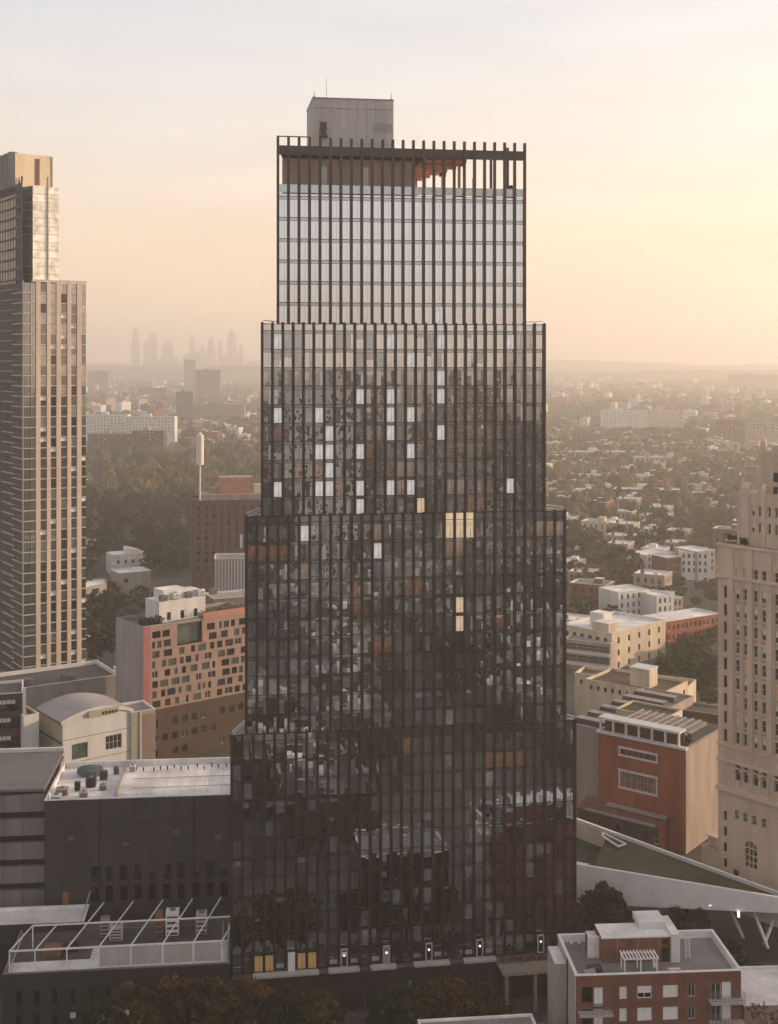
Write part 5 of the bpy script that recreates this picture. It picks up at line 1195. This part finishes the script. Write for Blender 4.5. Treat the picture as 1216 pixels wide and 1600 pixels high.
# ---------------------------------------------------------------- park trees (left) and street trees (right), copied from five kinds
tree_kinds = []
for i, (m, rx, h) in enumerate((('park_deep',6.4,15),('park_olive',5.8,13.5),('park_gold',6.0,13),('park_deep',7.2,16.5),('park_brown',5.2,12))):
    o = make_tree('park_tree', '', 0, 0, h, rx, 200+i, m, 760, .85, 26, loc=Vector((0, -5000, 0))); tree_kinds.append(o)
def trunc_label(i): return ('deep green','olive','golden','tall dark green','brownish')[i]
SP = []   # occupied footprints (x, y, r)
for o in list(COL.objects):
    if o.parent is None and o.type == 'EMPTY' and 'label' in o and 280 < o.location.y < 1000:
        SP.append((o.location.x+8, o.location.y+8, 17))
def blocked(x, y, r=6): return any((x-a)**2+(y-c)**2 < (r+d)**2 for a, c, d in SP)
spots = []; q = random.Random(5)
# woods on the left: rows 700-1000
Y = 500.0
while Y < 1420:
    step = 13+Y*.0065
    x0, x1 = XY(128, Y).x, XY(415 if Y > 640 else 335, Y).x
    x = x0
    while x < x1:
        xx, yy = x+q.uniform(-4,4), Y+q.uniform(-5,5); px = xx/yy*F+CX
        if not blocked(xx, yy, 2) and not (285 < px < 420 and yy < 640) and not (168 < px < 248 and yy < 606): spots.append((xx, yy, 'L'))
        x += step
    Y += step*.95
left_n = len(spots)
lim = 105
tag_done = set()
def place_tree(k, x, y, side):
    global last_tree
    o = tree_kinds[k]
    if k in tag_done: o = copy_tree(o)
    else: tag_done.add(k)
    last_tree = o; s = q.uniform(.8, 1.2) if side == 'L' else q.uniform(.72, 1.08); o.location = (x, y, -.3); o.rotation_euler.z = q.uniform(0, 6.28); o.scale = (s, s, s*q.uniform(.9, 1.12))
    o['label'] = ('%s tree in the dark wood left of the dark tower' if side == 'L' else '%s tree among the hazy rooftops right of the dark tower') % trunc_label(k)
    o['category'] = 'tree'; o['group'] = 'trees of the dark wood' if side == 'L' else 'trees among the right rooftops'
spots.sort(key=lambda t: t[1])
rest_tree = []
for i, (x, y, s_) in enumerate(spots):
    k = q.choice([0,0,3,3,0,3,1] if y < 900 else [0,3,1,1,2,4,3])  # mostly deep green nearby: the wood's shade put into leaf colour
    if i < lim: place_tree(k, x, y, 'L')
    else: rest_tree.append((k, x, y))
# houses and trees of the right-hand quarter, in rows along the street grid
hk = []
for i, (wm, rm, w, dd, h) in enumerate((('white_stucco','white_roof',13,12,9.5),('brick_side','white_roof',14,12,10),('rust_brick','grey_roof',16,12,10.5),('concrete','white_roof',11,12,9),('cream_wall','concrete',15,13,10),('brown_brick','dark_roof',18,13,11))):
    b = MB(); rr_ = grid(.6, w-.6, 4, 1.2, [h-3.2, h-6.4], 1.9)
    b.wall(0, w, 0, h, rr_, g[wm], I4, .25); b.wall(0, dd, 0, h, grid(1,dd-1,3,1.1,[h-3.2,h-6.4],1.8), g[wm], face_right(w), .25); b.wall(0, dd, 0, h, [], g[wm], face_left(dd), .25); b.wall(0, w, 0, h, rr_, g[wm], T(w,dd,0) @ RZ(180), .25)
    for M in (I4, T(w,dd,0) @ RZ(180)):
        for r_ in rr_: b.poly([M @ Vector(p) for p in ((r_[0],.24,r_[2]),(r_[1],.24,r_[2]),(r_[1],.24,r_[3]),(r_[0],.24,r_[3]))], g['glass_city'])
    for r_ in grid(1,dd-1,3,1.1,[h-3.2,h-6.4],1.8): b.poly([face_right(w) @ Vector(p) for p in ((r_[0],.24,r_[2]),(r_[1],.24,r_[2]),(r_[1],.24,r_[3]),(r_[0],.24,r_[3]))], g['glass_city'])
    r = MB(); flat_roof(r, w, dd, h, .5, g[rm], g['white_stucco' if i != 5 else 'concrete'], .25)
    if i % 2 == 0: r.box(w*.55, w*.8, dd*.5, dd*.8, h-.5, h+1.6, g[wm], top=g['white_roof'])
    else: r.box(w*.15, w*.25, dd*.3, dd*.42, h-.5, h+1.3, g['rust_brick']); r.box(w*.6, w*.75, dd*.2, dd*.4, h-.5, h+.5, g['frame_light'])
    hk.append((b.mesh('wall'), r.mesh('roof'), w, dd, h))
hd = ('small white house','tan house','red brick house','grey house','cream house','brown brick house')
houses = []; trs = []
a1 = R(118); d1 = Vector((math.sin(a1), math.cos(a1), 0)); d2 = Vector((-d1.y, d1.x, 0)) if (-d1.y*0+d1.x) > 0 else Vector((d1.y, -d1.x, 0))
org = Vector((120, 480, 0))
for j in range(-2, 90):
    kind = j % 4      # 0: houses, 1: gardens with trees, 2: houses, 3: street with trees
    i = -40
    off = q.uniform(0, 8)
    cur = -700.0
    while cur < 900:
        w = q.uniform(11, 19); p = org+d1*(cur+off)+d2*(j*15.5); cur += w if kind in (0, 2) else q.uniform(10, 19)
        if p.y < 440 or p.y > 2500: continue
        px = p.x/p.y*F+CX
        if not (842 < px < 1240): continue
        if px > 1116 and p.y < 700: continue
        if (950 < px < 1085 and 440 < p.y < 528) or (1000 < px < 1116 and 528 < p.y < 622): continue
        if px > 985 and p.y < 520: trs.append((p.x, p.y)) if p.y < 455 else None; continue
        if kind in (0, 2):
            if q.random() < (.55 if p.y < 1500 else .36) and not blocked(p.x, p.y, 5): houses.append((p.x, p.y))
            elif not blocked(p.x, p.y, 0): trs.append((p.x, p.y))
        elif not blocked(p.x, p.y, 0): trs.append((p.x+q.uniform(-3,3), p.y+q.uniform(-3,3)))
# left far quarter beyond the wood
for n_ in range(260):
    y = q.uniform(1440, 2500); px = q.uniform(130, 415)
    x = XY(px, y).x
    (houses if q.random() < .35 else trs).append((x, y))
houses.sort(key=lambda t: t[1]); trs.sort(key=lambda t: t[1])
house_rest = MB(); rest_h = []
for n_, (x, y) in enumerate(houses):
    k = q.choice([0,0,1,1,2,2,3,3,4,5])
    if n_ < 270:
        o = thing('row_house', hd[k]+' with a flat roof among the hazy trees', 'house', loc=Vector((x, y, 0)), az=118+q.choice([0,0,0,-90]), group='row houses of the hazy quarter')
        link('wall', hk[k][0], o); link('roof', hk[k][1], o); o.scale = (1, 1, q.uniform(.9, 1.25))
    else: rest_h.append((k, x, y))
for n_, (x, y) in enumerate(trs):
    k = q.choice([0,1,1,2,2,4,3])
    if n_ < 70: place_tree(k, x, y, 'R')
    else: rest_tree.append((k, x, y))
# low garden trees and bushes filling the yards between the nearer houses
for (pa, pb, ya, yb, nn_, sd_) in ((950, 1118, 446, 500, 26, 'R'), (940, 1116, 530, 590, 34, 'R'), (880, 960, 444, 520, 14, 'R'), (1040, 1118, 400, 462, 10, 'R'), (128, 178, 455, 560, 12, 'L'), (160, 250, 470, 552, 16, 'L'), (230, 330, 520, 640, 16, 'L'), (250, 335, 430, 500, 8, 'L')):
    for e_ in range(nn_):
        px = q.uniform(pa, pb); y = q.uniform(ya, yb); x = XY(px, y).x
        if blocked(x, y, -9): continue
        place_tree(q.choice([0,0,1,3,4]), x, y, sd_); o = last_tree
        s_ = q.uniform(.30, .44) if pa == 950 else q.uniform(.38, .62); o.scale = (s_*1.15, s_*1.15, s_)
# everything of these kinds further out: one object each
hcol = ['white_stucco','brick_side','rust_brick','concrete','cream_wall','brown_brick']
for n_ in range(1100):
    y = 1500+6000*q.random()**.9; px = q.choice([q.uniform(100, 430), q.uniform(835, 1260), q.uniform(835,1260)]); rest_h.append((q.randrange(6), XY(px, y).x, y))
qo = random.Random(91)
for n_ in range(1500):   # the same fabric carries on to both sides and behind the dark tower
    y = 430+5200*qo.random()**1.6; px = qo.choice([qo.uniform(-700, 95), qo.uniform(-300, 95), qo.uniform(440, 830), qo.uniform(1265, 1700)])
    if px > 430 and px < 840 and y < 520: continue
    if px > -60 and px < 100 and y < 520: continue
    rest_h.append((qo.randrange(6), XY(px, y).x, y))
for n_ in range(1500):
    y = 430+3200*qo.random()**1.5; px = qo.choice([qo.uniform(-700, 95), qo.uniform(-300, 95), qo.uniform(440, 830), qo.uniform(1265, 1700)])
    if px > -60 and px < 100 and y < 500: continue
    rest_tree.append((qo.randrange(5), XY(px, y).x, y))
for n_ in range(170):
    x, y = qo.uniform(-330, -128), qo.uniform(120, 440)
    if (x/y*F+CX) > -90: continue
    (rest_h.append((qo.randrange(6), x, y)) if n_ % 2 else rest_tree.append((qo.randrange(5), x, y)))
for k, x, y in rest_h:
    px_ = x/y*F+CX
    if (px_ < 285 and 1330 < y < 1640) or (890 < px_ < 1075 and 1640 < y < 1990) or (1110 < px_ and 1250 < y < 1560): continue
    w, dd, h = q.uniform(9, 24), q.uniform(9, 16), q.uniform(8, 15)
    if y > 2000: w *= 1.5; h *= q.choice([.8, 1, 1, 2.0])
    Mh = T(x, y, 0) @ RZ(90-118+q.choice([0,0,-90]))
    house_rest.box(0, w, 0, dd, 0, h, g[hcol[k]], M=Mh, top=g[q.choice(['white_roof','white_roof','grey_roof','concrete'])], skip='b')
    house_rest.box(w*.3, w*.5, dd*.3, dd*.6, h, h+2.2, g[hcol[k]], M=Mh, skip='b')
    for r_ in range(2):
        for c_ in range(int(w/4)): house_rest.box(1+c_*4, 2.5+c_*4, -.05, 0, h-3-r_*3.4, h-1.2-r_*3.4, g['glass_city'], M=Mh, skip='bkt')
o = house_rest.build('distant_houses'); tag(o, 'mass of small hazy houses reaching to the horizon', 'houses', kind='stuff')
def lump(b, x, y, r_, h, m):
    n = 7; base = []
    rings = [(1.0,.12),(1.1,.38),(1.0,.63),(.72,.85),(.34,.97)]
    idx = []
    for (rr_, zz) in rings:
        row = []
        for i in range(n):
            a = 6.283*i/n+q.uniform(-.3,.3); s = rr_*q.uniform(.75,1.2); row.append(len(b.v)); b.v.append((x+r_*s*math.cos(a), y+r_*s*math.sin(a), h*zz*q.uniform(.85,1.12)))
        idx.append(row)
    top_ = len(b.v); b.v.append((x, y, h)); k = b.mi(m)
    for a in range(len(idx)-1):
        for i in range(n): j = (i+1) % n; b.f.append((idx[a][i], idx[a][j], idx[a+1][j], idx[a+1][i])); b.m.append(k)
    for i in range(n): b.f.append((idx[-1][i], idx[-1][(i+1) % n], top_)); b.m.append(k)
wood = MB()
tmats = ['park_deep','park_olive','park_gold','park_deep','park_brown']
for k, x, y in rest_tree:
    px_ = x/y*F+CX
    if (px_ < 285 and 1340 < y < 1640) or (890 < px_ < 1075 and 1700 < y < 1990) or (1110 < px_ and 1300 < y < 1560): continue
    for e in range(4): lump(wood, x+q.uniform(-4.5,4.5), y+q.uniform(-4.5,4.5), q.uniform(3.0,6.0), q.uniform(9,16), g[tmats[k]])
for n_ in range(5200):
    y = 1800+6000*q.random()**1.3; px = q.choice([q.uniform(100, 430), q.uniform(835, 1260), q.uniform(835,1260)])
    if (px < 285 and y < 1640) or (890 < px < 1075 and y < 1990): continue
    lump(wood, XY(px, y).x, y, q.uniform(7,15), q.uniform(9,17), g[q.choice(tmats)])
tag(wood.build('distant_trees'), 'far tree cover between the hazy houses', 'trees', kind='stuff')

# ---------------------------------------------------------------- ground, streets, far ridge
b = MB(); n = 72
b.poly([(10500*math.cos(6.28318*i/n), 10500*math.sin(6.28318*i/n), 0) for i in range(n)], g['soil']); tag(b.build('ground'), kind='structure')
def strip(name, pts, w, z, m):
    b = MB()
    for (p, r_) in zip(pts[:-1], pts[1:]):
        p, r_ = Vector(p), Vector(r_); d = (r_-p).normalized(); nn = Vector((-d.y, d.x, 0))*w/2
        b.poly([p-nn+Vector((0,0,z)), r_-nn+Vector((0,0,z)), r_+nn+Vector((0,0,z)), p+nn+Vector((0,0,z))], g[m])
    return tag(b.build(name), kind='structure')
dirx = Vector((math.sin(R(84)), math.cos(R(84)), 0))
c0 = Vector((0, 190.5, 0))
strip('road', [c0-dirx*300, c0+dirx*330], 9.5, .008, 'asphalt')
for s, nm in ((1, 'pavement'), (-1, 'pavement')):
    nn = Vector((-dirx.y, dirx.x, 0))*s*6.9; b = MB(); p, r_ = c0-dirx*300+nn, c0+dirx*330+nn; w = Vector((-dirx.y, dirx.x, 0))*2.1
    b.prism([tuple((p-w)[:2]), tuple((r_-w)[:2]), tuple((r_+w)[:2]), tuple((p+w)[:2])], 0, .14, g['paving']); tag(b.build(nm), kind='structure')
b = MB()
for k in range(60):
    p = c0-dirx*180+dirx*6*k; nn = Vector((-dirx.y, dirx.x, 0))*.07; b.poly([p-nn+Vector((0,0,.013)), p+dirx*3-nn+Vector((0,0,.013)), p+dirx*3+nn+Vector((0,0,.013)), p+nn+Vector((0,0,.013))], g['paint'])
tag(b.build('road_marking'), kind='structure')
b = MB(); b.poly([(34,199,.02),(140,199,.02),(140,262,.02),(34,262,.02)], g['asphalt']); tag(b.build('plaza'), kind='structure')
def ridge(name, y, h, seed, x0=-3600, x1=3600):
    qq = random.Random(seed); b = MB(); n = 90; pr = []
    ph = [qq.uniform(0, 6.28) for _ in range(5)]
    for i in range(n+1):
        x = x0+(x1-x0)*i/n; hh = h*(.74+.16*math.sin(x*.0011+ph[0])+.08*math.sin(x*.0031+ph[1])+.035*math.sin(x*.009+ph[2])+.02*math.sin(x*.02+ph[3])); pr.append((x, hh))
    for (xa, ha), (xb, hb) in zip(pr[:-1], pr[1:]):
        for (t0, t1) in ((0,.5),(.5,1)):
            za0, za1 = ha*math.sin(t0*1.57), ha*math.sin(t1*1.57); zb0, zb1 = hb*math.sin(t0*1.57), hb*math.sin(t1*1.57); ya, yb = y-500*(1-t0), y-500*(1-t1)
            b.poly([(xa,ya,za0),(xb,ya,zb0),(xb,yb,zb1),(xa,yb,za1)], g['soil'])
        b.poly([(xa,y,ha),(xb,y,hb),(xb,y+400,0),(xa,y+400,0)], g['soil'])
    return tag(b.build(name), kind='structure')
ridge('hills', 9300, 112, 3, -5600, 5600); ridge('hills', 6200, 78, 9, -4200, 4200)

# ---------------------------------------------------------------- the city on the camera's side of the street (seen in the tower's glass)
qb = random.Random(17)
nbm = []
for i, (wm, h) in enumerate((('brown_brick',14),('dusk_concrete',17),('grey_panel',26),('dusk_concrete',22),('concrete',34),('charcoal',19),('dark_grey_brick',20),('dark_grey_brick',42))):
    w, dd = 24, 20; b = MB(); fl_ = int((h-2)/3.4); zs = [1.2+3.4*k for k in range(fl_)]
    for M, Lw in ((I4, w), (face_right(w), dd), (T(w,dd,0) @ RZ(180), w), (face_left(dd), dd)):
        rr_ = grid(1, Lw-1, 6, 1.7, zs, 2.0); b.wall(0, Lw, 0, h, rr_, g[wm], M, .3)
        for r_ in rr_: b.poly([M @ Vector(p) for p in ((r_[0],.28,r_[2]),(r_[1],.28,r_[2]),(r_[1],.28,r_[3]),(r_[0],.28,r_[3]))], g['glow_warm'] if qb.random() < .012 else (g['blind'] if qb.random() < .12 else g['glass_city']))
    r = MB(); flat_roof(r, w, dd, h, .8, g[('dark_roof','grey_roof','dark_roof','grey_roof')[i % 4]], g['concrete']); r.box(5,11,6,12,h-.8,h+3,g['pale_panel']); r.box(15,18,4,8,h-.8,h+1.2,g['white_metal'])
    nbm.append((b.mesh('wall'), r.mesh('roof'), h))
# taller blocks further back on that side
for k in range(34):
    x = qb.uniform(-330, 330); y = qb.uniform(-700, -130); w = qb.uniform(18, 34); h = qb.uniform(58, 101); m = qb.choice(['dusk_concrete','grey_panel','charcoal','dark_grey_brick','dusk_concrete','orange_panel','concrete','white_stucco'])
    b = MB(); fl_ = int((h-4)/4.2); rr_ = grid(1, w-1, 7, 1.9, [3+4.2*q_ for q_ in range(fl_)], 2.5)
    o = thing('out_of_frame_building', 'tall block behind the viewer, seen only in the tower glass', 'building', loc=Vector((x, y, 0)), az=264+qb.choice([0,0,12,-20]), group='tall blocks behind the viewer')
    b.wall(0, w, 0, h, rr_, g[m], I4, .3); b.wall(0, 18, 0, h, [], g[m], face_right(w)); b.wall(0, 18, 0, h, [], g[m], face_left(18)); b.wall(0, w, 0, h, [], g[m], T(w,18,0) @ RZ(180))
    for r_ in rr_: b.poly([Vector(p_) for p_ in ((r_[0],.28,r_[2]),(r_[1],.28,r_[2]),(r_[1],.28,r_[3]),(r_[0],.28,r_[3]))], g['glow_warm'] if qb.random() < .02 else (g['blind'] if qb.random() < .16 else g['glass_city']))
    b.build('wall', o); r = MB(); flat_roof(r, w, 18, h, .8, g['grey_roof'], g['concrete']); r.box(w*.3,w*.6,5,12,h-.8,h+4,g[m]); r.build('roof', o)
for jy in range(-15, 5):
    for jx in range(-6, 7):
        x, y = jx*38+qb.uniform(-5,5), jy*36+qb.uniform(-4,4)-8
        if abs(x) < 30 and -30 < y < 40: continue
        if qb.random() < .18: continue
        far = y < -60
        ks = [k for k in range(8) if nbm[k][2] < (60 if far else (22 if y < 60 else 16))]
        if y > 150 or not ks: continue
        k = qb.choice(ks); sz = qb.uniform(.85, 1.2) if not far else qb.uniform(.8, 1.5)
        if y > 120: sz = min(sz, .9)
        o = thing('out_of_frame_building', 'city building on the near side of the street, seen only in the tower glass', 'building', loc=Vector((x-12, y-10, 0)), az=84+qb.choice([0,0,0,180,90]), group='buildings behind the viewer')
        if o.rotation_euler.z != R(6): o.location = Vector((x, y, 0))
        link('wall', nbm[k][0], o); link('roof', nbm[k][1], o); o.scale = (1, 1, sz)
for i in range(14):
    y = qb.uniform(-300, 172); x = qb.uniform(-200, 200)
    if y > 100: x = qb.choice([-1,1])*qb.uniform(20, 190)
    o = copy_tree(tree_kinds[qb.randrange(5)]); o.location = (x, y, -.3); s = qb.uniform(.5,.8); o.scale = (s, s, s)
    o['label'] = 'street tree on the near side of the street, seen only in the tower glass'; o['group'] = 'trees behind the viewer'
# added, unseen blocks east of the frame that keep the foreground in shade
for (x, y, h, az, m, lab) in ((128, 168, 58, 84, 'concrete', 'added slab block outside the frame, shading the foreground'), (150, 205, 70, 84, 'rust_brick', 'added brick high-rise outside the frame, shading the foreground')):
    o = block('out_of_frame_building', lab, 'building', CX+x*F/y, y, az, 40, 22, h, m, front=grid(1,39,9,1.8,[3+6*k for k in range(int(h/6)-1)],2.4), st='plain')

# ---------------------------------------------------------------- evening haze: one closed box of even air
b = MB(); b.box(-10800, 10800, -10800, 10800, -1.0, 345, None if False else g['black'])
hz_o = b.build('haze'); hm = bpy.data.materials.new('haze'); hm.use_nodes = True; ht = hm.node_tree; ht.nodes.remove(ht.nodes['Principled BSDF'])
pv = ht.nodes.new('ShaderNodeVolumePrincipled'); pv.inputs['Color'].default_value = (1.0, .948, .885, 1); pv.inputs['Density'].default_value = HAZE; pv.inputs['Anisotropy'].default_value = .5
ht.links.new(pv.outputs[0], ht.nodes['Material Output'].inputs['Volume'])
hz_o.data.materials.clear(); hz_o.data.materials.append(hm); tag(hz_o, 'thin warm evening haze over the city', 'haze', kind='stuff')
